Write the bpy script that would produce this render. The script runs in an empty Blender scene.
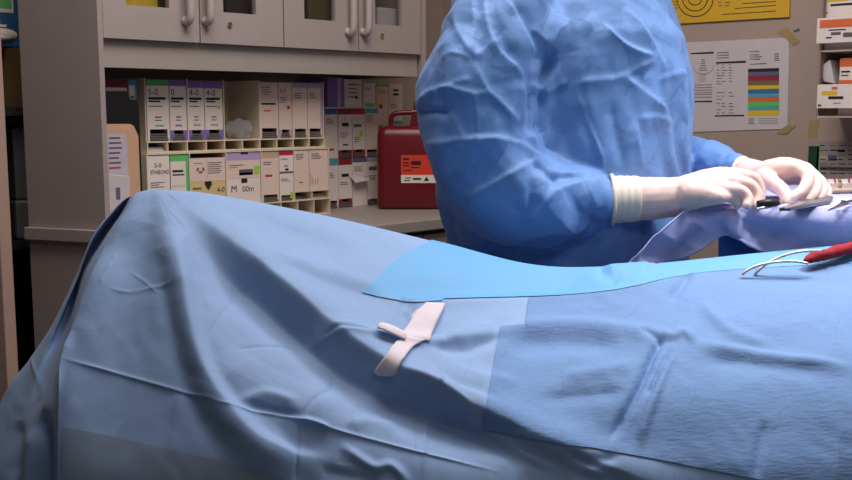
import bpy, bmesh, math, random
import numpy as np
from mathutils import Vector, Matrix, noise
from mathutils.bvhtree import BVHTree

random.seed(7)
S = bpy.context.scene
C = S.collection
# ------------------------------------------------------------------ camera
CAMZ, FPX, PITCH = 1.25, 1017.0, math.radians(7.34)
cd = bpy.data.cameras.new('camera'); cam = bpy.data.objects.new('camera', cd); C.objects.link(cam)
cd.sensor_width = 36.0; cd.lens = 36.0 * FPX / 852.0; cd.clip_start = 0.02
cam.location = (0, 0, CAMZ)
cam.rotation_euler = (math.pi/2 - PITCH, 0, -math.pi/4)
S.camera = cam
# ------------------------------------------------------------------ world, lights, exposure
S.view_settings.view_transform = 'Standard'; S.view_settings.look = 'None'
S.view_settings.gamma = 1.0; S.view_settings.use_curve_mapping = False
S.view_settings.exposure = 0.12
w = bpy.data.worlds.new('world'); S.world = w; w.use_nodes = True
w.node_tree.nodes['Background'].inputs[0].default_value = (0.80, 0.86, 1.0, 1)
w.node_tree.nodes['Background'].inputs[1].default_value = 0.05
RV = Vector((1, -1, 0)) / math.sqrt(2); FV = Vector((1, 1, 0)) / math.sqrt(2)
def FR(r, d, z): return RV*r + FV*d + Vector((0, 0, z))
def lamp(name, kind, loc, target, energy, col, size=0.5, size_y=None, spot=None, blend=0.5):
    l = bpy.data.lights.new(name, kind); o = bpy.data.objects.new(name, l); C.objects.link(o)
    o.location = loc; o.rotation_euler = (target - loc).to_track_quat('-Z', 'Y').to_euler()
    l.energy = energy; l.color = col
    if kind == 'AREA':
        l.size = size
        if size_y: l.shape = 'RECTANGLE'; l.size_y = size_y
        else: l.shape = 'DISK'
    else:
        l.shadow_soft_size = size
    if spot: l.spot_size = math.radians(spot); l.spot_blend = blend
    return o
lamp('surgical_light', 'SPOT', FR(1.10, 1.80, 2.05), FR(0.80, 1.82, 1.05), 60, (0.97, 0.97, 1.0), 0.14, spot=84, blend=1.0)
lamp('field_light', 'SPOT', FR(0.90, 2.08, 2.55), FR(0.10, 1.72, 1.0), 34, (0.95, 0.96, 1.0), 0.20, spot=70, blend=0.9)
lamp('ceiling_and_fill_light', 'AREA', FR(0.05, 1.90, 2.70), FR(0.05, 1.90, 0.0), 33, (1.0, 0.91, 0.87), 1.2, 1.2)
lamp('ceiling_and_fill_light', 'AREA', FR(0.8, 0.1, 2.70), FR(0.3, 1.9, 0.9), 8, (1.0, 0.91, 0.87), 1.2, 0.6)  # fill lamp added near the camera, not a room fixture
# ------------------------------------------------------------------ pixel rays
def ray(px, py):
    a = (px-426)/FPX; b = (240-py)/FPX
    return RV*a + FV*(math.cos(PITCH) + b*math.sin(PITCH)) + Vector((0, 0, -math.sin(PITCH) + b*math.cos(PITCH)))
O = Vector((0, 0, CAMZ))
def atd(px, py, d): v = ray(px, py); return O + v*(d/v.dot(FV))
def atX(px, py, c): v = ray(px, py); return O + v*(c/v.x)
def atY(px, py, c): v = ray(px, py); return O + v*(c/v.y)
def atZ(px, py, c): v = ray(px, py); return O + v*((c-CAMZ)/v.z)
def project(P):
    P = np.asarray(P, float) - np.array([0, 0, CAMZ])
    r = P @ np.array(RV); f = P @ np.array(FV); z = P[:, 2]
    dep = f*math.cos(PITCH) - z*math.sin(PITCH); up = f*math.sin(PITCH) + z*math.cos(PITCH)
    return 426 + FPX*r/dep, 240 - FPX*up/dep
# ------------------------------------------------------------------ materials
def lin(c):
    return tuple((x/255/12.92 if x/255 <= .04045 else ((x/255+.055)/1.055)**2.4) for x in c)
MATS = {}
def mat(name, col, rough=0.6, metal=0.0, var=0.06, vscale=12.0, bump=0.0, bscale=200.0, coat=0.0, stretch=None, trans=0.0, alpha=1.0, sss=0.0, sheen=0.0, facet=None):
    if name in MATS: return MATS[name]
    m = bpy.data.materials.new(name); m.use_nodes = True
    nt = m.node_tree; b = nt.nodes['Principled BSDF']
    c = lin(col)
    tc = nt.nodes.new('ShaderNodeTexCoord')
    n = nt.nodes.new('ShaderNodeTexNoise'); n.inputs['Scale'].default_value = vscale; n.inputs['Detail'].default_value = 4
    nt.links.new(tc.outputs['Object'], n.inputs['Vector'])
    mx = nt.nodes.new('ShaderNodeMix'); mx.data_type = 'RGBA'
    mx.inputs['A'].default_value = tuple(max(0, x*(1-var)) for x in c) + (1,)
    mx.inputs['B'].default_value = tuple(min(1, x*(1+var)) for x in c) + (1,)
    nt.links.new(n.outputs['Fac'], mx.inputs['Factor']); nt.links.new(mx.outputs['Result'], b.inputs['Base Color'])
    b.inputs['Roughness'].default_value = rough; b.inputs['Metallic'].default_value = metal
    b.inputs['Coat Weight'].default_value = coat; b.inputs['Transmission Weight'].default_value = trans
    b.inputs['Alpha'].default_value = alpha
    if sheen: b.inputs['Sheen Weight'].default_value = sheen
    if sss:
        b.inputs['Subsurface Weight'].default_value = sss; b.inputs['Subsurface Radius'].default_value = (0.01, 0.005, 0.004)
    if bump:
        n2 = nt.nodes.new('ShaderNodeTexNoise'); n2.inputs['Scale'].default_value = bscale; n2.inputs['Detail'].default_value = 3
        if stretch:
            mp = nt.nodes.new('ShaderNodeMapping'); mp.inputs['Scale'].default_value = stretch
            nt.links.new(tc.outputs['Object'], mp.inputs['Vector']); nt.links.new(mp.outputs['Vector'], n2.inputs['Vector'])
        else:
            nt.links.new(tc.outputs['Object'], n2.inputs['Vector'])
        bp = nt.nodes.new('ShaderNodeBump'); bp.inputs['Strength'].default_value = bump; bp.inputs['Distance'].default_value = 0.002
        nt.links.new(n2.outputs['Fac'], bp.inputs['Height']); nt.links.new(bp.outputs['Normal'], b.inputs['Normal'])
    if facet:                                    # creased-cloth facets: every Voronoi cell tilts its own way
        prev = None
        for fs_, fd_ in facet:
            nw = nt.nodes.new('ShaderNodeTexNoise'); nw.inputs['Scale'].default_value = fs_*.6
            nt.links.new(tc.outputs['Object'], nw.inputs['Vector'])
            wsub = nt.nodes.new('ShaderNodeVectorMath'); wsub.operation = 'MULTIPLY_ADD'
            wsub.inputs[1].default_value = (1.1/fs_,)*3
            nt.links.new(nw.outputs['Color'], wsub.inputs[0]); nt.links.new(tc.outputs['Object'], wsub.inputs[2])
            vo = nt.nodes.new('ShaderNodeTexVoronoi'); vo.inputs['Scale'].default_value = fs_
            nt.links.new(wsub.outputs[0], vo.inputs['Vector'])
            sc_ = nt.nodes.new('ShaderNodeVectorMath'); sc_.operation = 'SCALE'; sc_.inputs['Scale'].default_value = fs_
            nt.links.new(wsub.outputs[0], sc_.inputs[0])
            p2 = nt.nodes.new('ShaderNodeVectorMath'); p2.operation = 'SCALE'; p2.inputs['Scale'].default_value = fs_
            nt.links.new(vo.outputs['Position'], p2.inputs[0])
            df = nt.nodes.new('ShaderNodeVectorMath'); df.operation = 'SUBTRACT'
            nt.links.new(sc_.outputs[0], df.inputs[0]); nt.links.new(p2.outputs[0], df.inputs[1])
            cc_ = nt.nodes.new('ShaderNodeVectorMath'); cc_.operation = 'SUBTRACT'; cc_.inputs[1].default_value = (.5, .5, .5)
            nt.links.new(vo.outputs['Color'], cc_.inputs[0])
            dt = nt.nodes.new('ShaderNodeVectorMath'); dt.operation = 'DOT_PRODUCT'
            nt.links.new(df.outputs[0], dt.inputs[0]); nt.links.new(cc_.outputs[0], dt.inputs[1])
            bq = nt.nodes.new('ShaderNodeBump'); bq.inputs['Strength'].default_value = 1.0; bq.inputs['Distance'].default_value = fd_
            nt.links.new(dt.outputs['Value'], bq.inputs['Height'])
            src = prev or (bp if bump else None)
            if src: nt.links.new(src.outputs['Normal'], bq.inputs['Normal'])
            prev = bq
        nt.links.new(prev.outputs['Normal'], b.inputs['Normal'])
    MATS[name] = m; return m
M_lam = mat('grey_laminate', (172, 160, 156), 0.5, bump=0.02, bscale=400)
M_lamd = mat('shadow_gap_laminate', (70, 64, 58), 0.7)
M_val = mat('valance_laminate', (170, 160, 153), 0.5)
M_count = mat('counter_laminate', (165, 158, 152), 0.4, var=0.1, vscale=90)
M_wall = mat('beige_wall_paint', (174, 156, 143), 0.85, bump=0.05, bscale=150)
M_ceil = mat('ceiling_paint', (200, 195, 188), 0.9)
M_floor = mat('vinyl_floor', (120, 112, 104), 0.45, var=0.15, vscale=30)
M_door = mat('pink_beige_door', (178, 150, 136), 0.5)
M_brown = mat('brown_shade_board', (120, 92, 54), 0.8, var=0.15)  # brown of the wall in shade, put into the colour
M_black = mat('black_plastic', (14, 13, 13), 0.5)
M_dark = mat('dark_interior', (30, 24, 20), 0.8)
M_glass = mat('dark_glass', (60, 58, 55), 0.08, alpha=0.16)
M_steel = mat('brushed_steel', (190, 186, 180), 0.28, metal=1.0)
M_chrome = mat('chrome', (210, 205, 200), 0.15, metal=1.0)
M_handle = mat('handle_plastic', (186, 176, 172), 0.4)
M_cream = mat('cream_plastic', (224, 210, 186), 0.5)
M_white = mat('white_card', (236, 224, 216), 0.7)
M_pink = mat('pinkish_card', (230, 208, 196), 0.7)
M_tan = mat('tan_card', (196, 172, 146), 0.7)
M_ink = mat('black_ink', (34, 30, 32), 0.7)
M_greyink = mat('grey_ink', (98, 90, 92), 0.7)
M_purple = mat('purple_ink', (134, 112, 186), 0.6)
M_lilac = mat('lilac_ink', (186, 164, 204), 0.6)
M_green = mat('green_ink', (98, 196, 108), 0.6)
M_teal = mat('teal_ink', (84, 168, 184), 0.6)
M_blueink = mat('blue_ink', (60, 110, 165), 0.6)
M_maroon = mat('maroon_ink', (150, 40, 60), 0.6)
M_mag = mat('magenta_ink', (188, 32, 84), 0.6)
M_redink = mat('red_ink', (190, 40, 40), 0.6)
M_orange = mat('orange_ink', (222, 110, 60), 0.6)
M_yel = mat('yellow_ink', (226, 190, 40), 0.6)
M_lime = mat('lime_sticker', (160, 220, 60), 0.6)
M_foil = mat('foil_packet', (150, 145, 140), 0.35, metal=0.6, bump=0.3, bscale=60)
M_bag = mat('clear_plastic_bag', (220, 225, 228), 0.12, alpha=0.24, bump=0.8, bscale=30)
M_manila = mat('manila_card', (208, 168, 136), 0.75)
M_paper = mat('white_paper', (208, 200, 202), 0.8)
M_ypost = mat('yellow_poster', (222, 176, 44), 0.6)
M_tape = mat('aged_tape', (196, 172, 116), 0.5, alpha=0.5)
M_red = mat('dark_red_plastic', (110, 15, 25), 0.35, sss=0.0)
M_label = mat('orange_red_label', (222, 62, 36), 0.5)
M_drape = mat('pale_blue_drape', (132, 162, 204), 0.75, var=0.04, vscale=6, bump=0.10, bscale=300, sheen=0.1, facet=((9, .007),))
M_reinf = mat('reinforced_drape', (110, 144, 192), 0.85, var=0.06, vscale=10, bump=0.45, bscale=60, stretch=(1.0, 1.0, 4.0), facet=((10, .005),))
M_cyan = mat('cyan_drape', (98, 162, 212), 0.6, var=0.03, bump=0.05, bscale=200)
M_hem = mat('grey_drape_panel', (124, 144, 168), 0.7, var=0.04)
M_strap = mat('white_strap', (214, 204, 212), 0.8, bump=0.2, bscale=300)
M_gown = mat('blue_gown', (96, 140, 202), 0.62, var=0.05, vscale=5, bump=0.06, bscale=120, sheen=0.15, facet=((11, .020), (28, .005)))
M_glove = mat('latex_glove', (230, 198, 190), 0.5, var=0.05, vscale=25, bump=0.15, bscale=70)
M_cuff = mat('latex_cuff', (228, 216, 200), 0.5, var=0.05, vscale=25, bump=0.15, bscale=70)
M_skin = mat('skin', (205, 160, 135), 0.5)
M_cap = mat('blue_cap', (90, 130, 190), 0.8)
M_towel = mat('lilac_blue_towel', (176, 180, 228), 0.9, var=0.08, vscale=20, bump=0.35, bscale=120)
M_dkblue = mat('deep_blue_cover', (50, 96, 168), 0.8)
M_gauze = mat('red_gauze', (156, 14, 32), 0.8, var=0.25, vscale=60, bump=0.6, bscale=90)
M_boxblue = mat('blue_box', (24, 84, 140), 0.6)
M_dgreen = mat('dark_green_edge', (18, 62, 42), 0.6)
M_greyp = mat('grey_plastic', (88, 86, 88), 0.5)
M_slate = mat('slate_ink', (96, 100, 130), 0.6)
M_brownink = mat('brown_ink', (130, 100, 80), 0.6)
# ------------------------------------------------------------------ helpers
class MB:
    def __init__(s): s.v = []; s.f = []; s.mi = []; s.mats = []
    def m(s, mt):
        if mt not in s.mats: s.mats.append(mt)
        return s.mats.index(mt)
    def add(s, vs, fs, mt):
        o = len(s.v); s.v += [tuple(v) for v in vs]; i = s.m(mt)
        for f in fs: s.f.append(tuple(o+k for k in f)); s.mi.append(i)
    def box(s, x0, x1, y0, y1, z0, z1, mt):
        vs = [(x0,y0,z0),(x1,y0,z0),(x1,y1,z0),(x0,y1,z0),(x0,y0,z1),(x1,y0,z1),(x1,y1,z1),(x0,y1,z1)]
        s.add(vs, [(3,2,1,0),(4,5,6,7),(0,1,5,4),(1,2,6,5),(2,3,7,6),(3,0,4,7)], mt)
    def prism(s, pts, off, mt):
        n = len(pts); off = Vector(off); a = [Vector(p) for p in pts]; b = [p+off for p in a]
        s.add(a+b, [tuple(range(n))[::-1], tuple(range(n, 2*n))] + [(i, (i+1) % n, n+(i+1) % n, n+i) for i in range(n)], mt)
    def tube(s, pts, rad, mt, seg=10, closed=False):
        pts = [Vector(p) for p in pts]; n = len(pts); rr = rad if isinstance(rad, (list, tuple)) else [rad]*n
        vs = []; fs = []; up = None
        for i, p in enumerate(pts):
            if closed: t = pts[(i+1) % n]-pts[i-1]
            else: t = pts[min(i+1, n-1)]-pts[max(i-1, 0)]
            t.normalize()
            if up is None: up = t.orthogonal().normalized()
            up = (up - t*up.dot(t)).normalized(); bi = t.cross(up)
            for k in range(seg):
                a = 2*math.pi*k/seg; vs.append(p + (up*math.cos(a)+bi*math.sin(a))*rr[i])
        for i in range(n if closed else n-1):
            j = (i+1) % n
            for k in range(seg): fs.append((i*seg+k, i*seg+(k+1) % seg, j*seg+(k+1) % seg, j*seg+k))
        if not closed: fs += [tuple(range(seg))[::-1], tuple((n-1)*seg+k for k in range(seg))]
        s.add(vs, fs, mt)
    def ball(s, c, r, mt, sub=2, sc=(1,1,1)):
        bm = bmesh.new(); bmesh.ops.create_icosphere(bm, subdivisions=sub, radius=1)
        c = Vector(c); vs = [c+Vector((v.co.x*r*sc[0], v.co.y*r*sc[1], v.co.z*r*sc[2])) for v in bm.verts]
        fs = [tuple(v.index for v in f.verts) for f in bm.faces]; bm.free(); s.add(vs, fs, mt)
    def mesh(s, name='m'):
        me = bpy.data.meshes.new(name); me.from_pydata(s.v, [], s.f)
        for m in s.mats: me.materials.append(m)
        me.polygons.foreach_set('material_index', s.mi); me.update(); return me
    def build(s, name, parent=None, smooth=False, bevel=0.0, bseg=2):
        me = s.mesh(name)
        o = bpy.data.objects.new(name, me); C.objects.link(o)
        if parent is None and len(s.v):
            pass
        if smooth: me.polygons.foreach_set('use_smooth', [True]*len(me.polygons))
        if bevel:
            bv = o.modifiers.new('bevel', 'BEVEL'); bv.width = bevel; bv.segments = bseg; bv.limit_method = 'ANGLE'
        if parent is not None:
            o.parent = parent; o.matrix_parent_inverse = Matrix.Translation(-Vector(parent.location))
        return o
def tag(o, label=None, cat=None, group=None, kind=None):
    if label: o['label'] = label
    if cat: o['category'] = cat
    if group: o['group'] = group
    if kind: o['kind'] = kind
    return o
def thing(name, loc, label, cat, group=None):
    o = bpy.data.objects.new(name, None); C.objects.link(o); o.location = loc; o.empty_display_size = 0.05
    return tag(o, label, cat, group)
def struct(mb, name, **k): return tag(mb.build(name, **k), kind='structure')
def apply_mods(o):
    dg = bpy.context.evaluated_depsgraph_get(); dg.update()
    me = bpy.data.meshes.new_from_object(o.evaluated_get(dg)); o.modifiers.clear(); old = o.data; o.data = me
    bpy.data.meshes.remove(old); return o
def remesh(o, vox, smooth=6, fac=0.5):
    r = o.modifiers.new('r', 'REMESH'); r.mode = 'VOXEL'; r.voxel_size = vox
    if smooth:
        sm = o.modifiers.new('s', 'SMOOTH'); sm.iterations = smooth; sm.factor = fac
    mts = list(o.data.materials); apply_mods(o)
    o.data.materials.clear()
    for m in mts[:1]: o.data.materials.append(m)
    o.data.polygons.foreach_set('material_index', [0]*len(o.data.polygons))
    o.data.polygons.foreach_set('use_smooth', [True]*len(o.data.polygons)); return o
TXT = {}
def text_mesh(t):
    if t in TXT: return TXT[t]
    cu = bpy.data.curves.new('txt', 'FONT'); cu.body = t; cu.size = 1.0; cu.fill_mode = 'FRONT'; cu.resolution_u = 3
    o = bpy.data.objects.new('txt', cu); C.objects.link(o)
    dg = bpy.context.evaluated_depsgraph_get(); dg.update()
    me = bpy.data.meshes.new_from_object(o.evaluated_get(dg))
    vs = [tuple(v.co) for v in me.vertices]; fs = [tuple(p.vertices) for p in me.polygons]
    bpy.data.objects.remove(o); bpy.data.curves.remove(cu); bpy.data.meshes.remove(me)
    xs = [v[0] for v in vs]; ys = [v[1] for v in vs]
    x0, x1, y0, y1 = min(xs), max(xs), min(ys), max(ys)
    vs = [((v[0]-x0)/(x1-x0), (v[1]-y0)/(y1-y0)) for v in vs]
    TXT[t] = (vs, fs, (x1-x0)/(y1-y0)); return TXT[t]
def catmull(P, n, closed=False):
    P = np.asarray(P, float); N = len(P)
    t = np.linspace(0, N-1, n); i = np.clip(t.astype(int), 0, N-2); u = (t-i)
    g = lambda k: P[np.clip(k, 0, N-1)]
    u = u.reshape((-1,)+(1,)*(P.ndim-1))
    p0, p1, p2, p3 = g(i-1), g(i), g(i+1), g(i+2)
    return 0.5*((2*p1)+(-p0+p2)*u+(2*p0-5*p1+4*p2-p3)*u*u+(-p0+3*p1-3*p2+p3)*u**3)
def capsule_chain(mb, pts, mt, seg=16, sub=2):   # pts: (Vector, radius)
    for k, (p, r) in enumerate(pts):
        mb.ball(p, r, mt, sub)
        if k: mb.tube([pts[k-1][0], p], [pts[k-1][1], r], mt, seg)
# displacement by fold lines; each fold: (points, width_a, width_b, amplitude, shape)
def fold_disp(px, py, folds):
    D = np.zeros(len(px))
    for (pts, wa, wb, amp, *rest) in folds:
        mode = rest[0] if rest else 'g'
        pts = np.asarray(pts, float)
        if len(pts) > 2: pts = catmull(pts, (len(pts)-1)*6+1)
        best = np.full(len(px), 1e9); sg = np.zeros(len(px)); tt = np.zeros(len(px)); n = len(pts)-1
        L = np.r_[0, np.cumsum(np.linalg.norm(np.diff(pts, axis=0), axis=1))]
        for k in range(n):
            a, b = pts[k], pts[k+1]; ab = b-a; l2 = ab@ab+1e-9
            t = np.clip(((px-a[0])*ab[0]+(py-a[1])*ab[1])/l2, 0, 1)
            dx = px-(a[0]+t*ab[0]); dy = py-(a[1]+t*ab[1]); dd = np.hypot(dx, dy)
            m = dd < best
            best[m] = dd[m]; sg[m] = (ab[0]*dy-ab[1]*dx)[m]; tt[m] = (L[k]+t*np.sqrt(l2))[m]/L[-1]
        wdt = np.where(sg > 0, wb, wa)          # wb: image side to the right of travel (below when going right)
        s = best/wdt
        prof = np.exp(-s*s) if mode == 'g' else np.exp(-1.6*s)
        taper = np.clip(np.minimum(tt, 1-tt)/0.18, 0, 1)
        if mode.startswith('o') : taper = 1
        D += amp*prof*(0.06+0.94*taper)
    return D
CR = random.Random(3)
CDIR = [(Vector((CR.gauss(0, 1), CR.gauss(0, 1), CR.gauss(0, .8))).normalized(), CR.uniform(.7, 1.4), CR.uniform(0, 1)) for _ in range(9)]
def crumple(v, f, seed=0.0, n=6):
    """facets with sharp ridges, like creased stiff cloth"""
    o = Vector((seed, seed*.7, -seed)); wv = noise.noise_vector((v+o)*f*.55)*.42/f*2.2; h = 0.0
    for d, k, ph in CDIR[:n]:
        t = ((v+wv).dot(d)*f*k+ph) % 1.0; a = noise.noise((v+o)*f*.5+d*9)
        h += (abs(t-.5)*4-1)*max(0.0, .35+a)
    return h/n
def get_vn(o):
    me = o.data; n = len(me.vertices)
    co = np.empty(n*3); me.vertices.foreach_get('co', co); no = np.empty(n*3)
    me.vertex_normals.foreach_get('vector', no); return co.reshape(-1, 3), no.reshape(-1, 3)
def set_v(o, co):
    o.data.vertices.foreach_set('co', co.ravel()); o.data.update()

# ================================================================== room
YW, XW, ZC = 2.86, 2.96, 0.91         # cabinet wall, poster wall, counter height
mb = MB(); mb.box(-2.5, XW+.1, -2.5, YW+.1, -.05, 0, M_floor); struct(mb, 'floor')
mb = MB(); mb.box(-2.5, XW+.1, -2.5, YW+.1, 2.75, 2.8, M_ceil); struct(mb, 'ceiling')
mb = MB(); mb.box(-2.5, XW+.1, YW, YW+.1, 0, 2.75, M_wall); struct(mb, 'wall_left')
mb = MB(); mb.box(XW, XW+.1, -2.5, YW, 0, 2.75, M_wall); struct(mb, 'wall_right')
mb = MB(); mb.box(XW-.012, XW, -2.5, 2.1, 0, .1, M_lamd); struct(mb, 'baseboard_right')
# half-open pale door at the far left of the view
e = atd(11, 220, 2.35)
mb = MB()
p0 = Vector((e.x, e.y, 0)); q0 = p0 - RV*.85 + FV*.25
n_ = (q0-p0).normalized().cross(Vector((0, 0, 1)))
mb.prism([p0, q0, q0+Vector((0,0,2.05)), p0+Vector((0,0,2.05))], n_*-.04, M_door)
struct(mb, 'door_1', bevel=.003)
# ------------------------------------------------------------------ upper cabinets
YD = 2.47                                # door face plane
def X_at(px, Y, py=60): return atY(px, py, Y).x
def Z_at(px, py, Y): return atY(px, py, Y).z
zd = Z_at(260, 45.9, YD); zdr = Z_at(260, 72, YD+.02); ztop = zd+.62
XL, XR = X_at(104, YD), X_at(421, YD)
def door(parent, a, b, win, lock, hx, extras=()):
    x0, x1 = X_at(a, YD)+.0012, X_at(b, YD)-.0012; z0, z1 = zd, ztop-.01
    wx0, wx1, wz0 = X_at(win[0], YD), X_at(win[1], YD), Z_at((win[0]+win[1])/2, win[2], YD); wz1 = z1-.09
    m = MB(); t = .02
    for bx in ((x0, wx0, z0, z1), (wx1, x1, z0, z1), (wx0, wx1, z0, wz0), (wx0, wx1, wz1, z1)):
        m.box(bx[0], bx[1], YD, YD+t, bx[2], bx[3], M_lam)
    d = m.build('door', parent)
    g = MB(); g.box(wx0, wx1, YD+.010, YD+.013, wz0, wz1, M_glass); tag(g.build('window_pane', d), 'dark glass pane')
    h = MB(); hx0 = X_at(hx, YD-.02); zb = Z_at(hx, 22 if hx < 270 else 33, YD-.02)
    pts = [(hx0, YD, zb+.004), (hx0, YD-.018, zb), (hx0, YD-.028, zb+.012), (hx0, YD-.03, zb+.05), (hx0, YD-.03, zb+.10), (hx0, YD-.028, zb+.138), (hx0, YD-.018, zb+.15), (hx0, YD, zb+.146)]
    h.tube(catmull(pts, 30), .0105, M_handle, 14)
    h.ball((hx0, YD-.004, zb+.004), .014, M_handle, 2, (1, .5, 1)); h.ball((hx0, YD-.004, zb+.146), .014, M_handle, 2, (1, .5, 1))
    tag(h.build('handle', d, smooth=True), 'pale plastic bow handle')
    if lock:
        k = MB(); lx, lz = X_at(lock[0], YD), Z_at(lock[0], lock[1], YD)
        k.tube([(lx, YD+.001, lz), (lx, YD-.006, lz)], [.0085, .0075], M_chrome, 16); k.box(lx-.001, lx+.001, YD-.0075, YD-.005, lz-.004, lz+.004, M_black)
        tag(k.build('lock', d), 'small chrome lock')
    return d
def cabinet(a, b, label, doors):
    x0, x1 = X_at(a, YD), X_at(b, YD)
    t = thing('wall_cabinet', ((x0+x1)/2, (YD+YW)/2, zd), label, 'cabinet', 'wall cabinets above the counter')
    m = MB(); y0 = YD+.021
    m.box(x0+.001, x0+.018, y0, YW-.001, zd, ztop, M_lam); m.box(x1-.018, x1-.001, y0, YW-.001, zd, ztop, M_lam)
    m.box(x0+.018, x1-.018, y0, YW-.001, zd, zd+.018, M_lam); m.box(x0+.018, x1-.018, y0, YW-.001, ztop-.018, ztop, M_lam)
    m.box(x0+.018, x1-.018, YW-.012, YW-.001, zd+.018, ztop-.018, M_lam)
    m.box(x0+.018, x1-.018, y0+.03, YW-.012, zd+.30, zd+.315, M_lam)
    m.build('carcass', t)
    for dd in doors: door(t, *dd)
    return t
cabinet(104, 284, 'grey double wall cabinet beside the tall panel, yellow pack behind its left pane', [(104, 200.5, (128, 171, 6.5), None, 190), (201, 284, (224.5, 257, 13.5), (230, 24.5), 210)])
cabinet(284.5, 421, 'grey double wall cabinet at right end, nearest the blue gown', [(284.5, 358.5, (305, 336, 20), None, 352), (359, 421, (375.5, 402, 25), (381.5, 35.5), 367)])
def inside(name, a, b, y0, y1, mt, label, cat, tilt=0, off=.06):
    Y = YD+off; x0, x1 = X_at(a, Y), X_at(b, Y); zt = Z_at((a+b)/2, y0, Y); zb = zd+.0185
    m = MB(); m.box(x0, x1, Y, Y+.12, zb, max(zt, zb+.03), mt)
    return tag(m.build(name, bevel=.003), label, cat)
inside('supply_pack', 126, 160, -14, 0, M_yel, 'yellow supply pack behind the left glass pane of left wall cabinet', 'supply pack')
inside('supply_pack', 228, 254, -2, 0, M_dark, 'dark supply pack behind the second glass pane from left', 'supply pack')
inside('supply_pack', 309, 333, -4, 0, mat('olive_pack', (84, 80, 44), .7), 'olive supply pack behind the third glass pane from left', 'supply pack')
o = inside('supply_pack', 378, 398, 8, 0, M_paper, 'white folded pack behind the glass pane nearest the blue gown', 'supply pack')
# valance under the cabinets, end panel, bare wall beyond
mb = MB(); mb.box(XL+.002, X_at(417, YD+.02), YD+.02, YD+.038, zdr, zd-.0006, M_val); struct(mb, 'trim_1')
xe = X_at(428, YD); mb = MB(); mb.box(xe-.022, xe, YD+.01, YW, zdr, ztop, M_lam); struct(mb, 'trim_2')
mb = MB(); mb.box(1.28, atY(428, 150, YW-.008).x, YW-.008, YW, ZC+.0005, zdr, M_lam); struct(mb, 'trim_3')
# worktop and base cabinets
YC = atZ(406, 222, ZC).y
mb = MB(); mb.box(1.262, XW-.001, YC, YW-.009, ZC-.035, ZC, M_count)
tag(mb.build('worktop', bevel=.004), 'long grey laminate worktop under the wall cabinets', 'worktop')
xg = atY(424, 237, YC+.02).x
def base_cab(x0, x1, label):
    t = thing('base_cabinet', ((x0+x1)/2, YC+.3, 0), label, 'cabinet', 'base cabinets under the worktop')
    m = MB(); m.box(x0+.001, x1-.001, YC+.045, YW-.002, .09, ZC-.0355, M_lamd); m.box(x0+.001, x1-.001, YC+.09, YW-.01, 0, .09, M_black); m.build('carcass', t)
    zt = ZC-.035-.016
    d = MB(); d.box(x0+.003, x1-.003, YC+.024, YC+.0445, zt-.16, zt, M_lam); dr = d.build('drawer', t, bevel=.002)
    k = MB(); xm = (x0+x1)/2; k.tube([(xm-.05, YC+.0245, zt-.08), (xm-.05, YC+.002, zt-.08), (xm+.05, YC+.002, zt-.08), (xm+.05, YC+.0245, zt-.08)], .005, M_handle, 8); k.build('handle', dr)
    d = MB(); d.box(x0+.003, x1-.003, YC+.024, YC+.0445, .10, zt-.166, M_lam); d.build('door', t, bevel=.002)
base_cab(xg-.92, xg-.46, 'grey base cabinet under the worktop, left of the one by the gown, behind the drape')
base_cab(xg-.46, xg, 'grey base cabinet under the worktop, left of the seam near the gown')
base_cab(xg, XW-.05, 'grey base cabinet under the worktop, right of the seam, half behind the gown')
# ------------------------------------------------------------------ tall end panel at left
pr = atd(99, 60, 2.56); pl = atd(20.5, 60, 2.64)
pr = Vector((pr.x, pr.y, 0)); pl = Vector((pl.x, pl.y, 0))
dirp = (pr-pl).normalized(); nrm = dirp.cross(Vector((0, 0, 1)))      # points to the viewer side
if nrm.dot(FV) > 0: nrm = -nrm
t = thing('tall_panel', (pl+pr)/2, 'tall grey cabinet side panel with a ledge, left of the shelves', 'panel')
mb = MB(); mb.prism([pl, pr, pr+Vector((0,0,2.3)), pl+Vector((0,0,2.3))], -nrm*.02, M_lam); mb.build('panel_board', t)
zl1, zl0 = atd(30, 227.5, 2.62).z, atd(30, 240, 2.62).z
mb = MB(); a_ = pl-dirp*.004+nrm*.0005; b_ = pr+nrm*.0005
mb.prism([a_+Vector((0,0,zl0)), b_+Vector((0,0,zl0)), b_+Vector((0,0,zl1)), a_+Vector((0,0,zl1))], nrm*.015, M_lam); mb.build('ledge', t, bevel=.002)
# dark gap behind: black box and brown board added as shade, blue dispenser box, grey bin
zk = atd(10, 108, 2.83).z
t = thing('gap_shade_box', (.97, 2.72, 0), 'added black open box standing in for the dark gap between the door and tall panel', 'cabinet')
mb = MB(); mb.box(.70, 1.24, 2.83, 2.855, 0, zk, M_black); mb.box(.70, .72, 2.62, 2.83, 0, zk, M_black); mb.box(1.215, 1.24, 2.665, 2.83, 0, zk, M_black); mb.box(.72, 1.215, 2.64, 2.83, zk-.02, zk, M_black)  # black box added so the gap reads as deep shade
zs = atd(20, 240, 2.72).z
mb.build('carcass', t); mb = MB(); mb.box(.722, 1.213, 2.665, 2.828, zs-.02, zs, M_black); mb.build('shelf', t)
xb0, xb1 = atY(14, 180, 2.70).x, atY(31, 180, 2.70).x
t = thing('grey_bin', ((xb0+xb1)/2, 2.74, zs), 'grey plastic jug standing in the dark gap behind the tall panel', 'jug')
ztb, zlb = atY(22, 128, 2.70).z, atY(22, 199, 2.70).z
mb = MB(); mb.box(xb0, xb1, 2.70, 2.80, zs+.0005, zlb-.003, M_greyp); mb.build('lower_body', t, bevel=.008)
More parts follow.
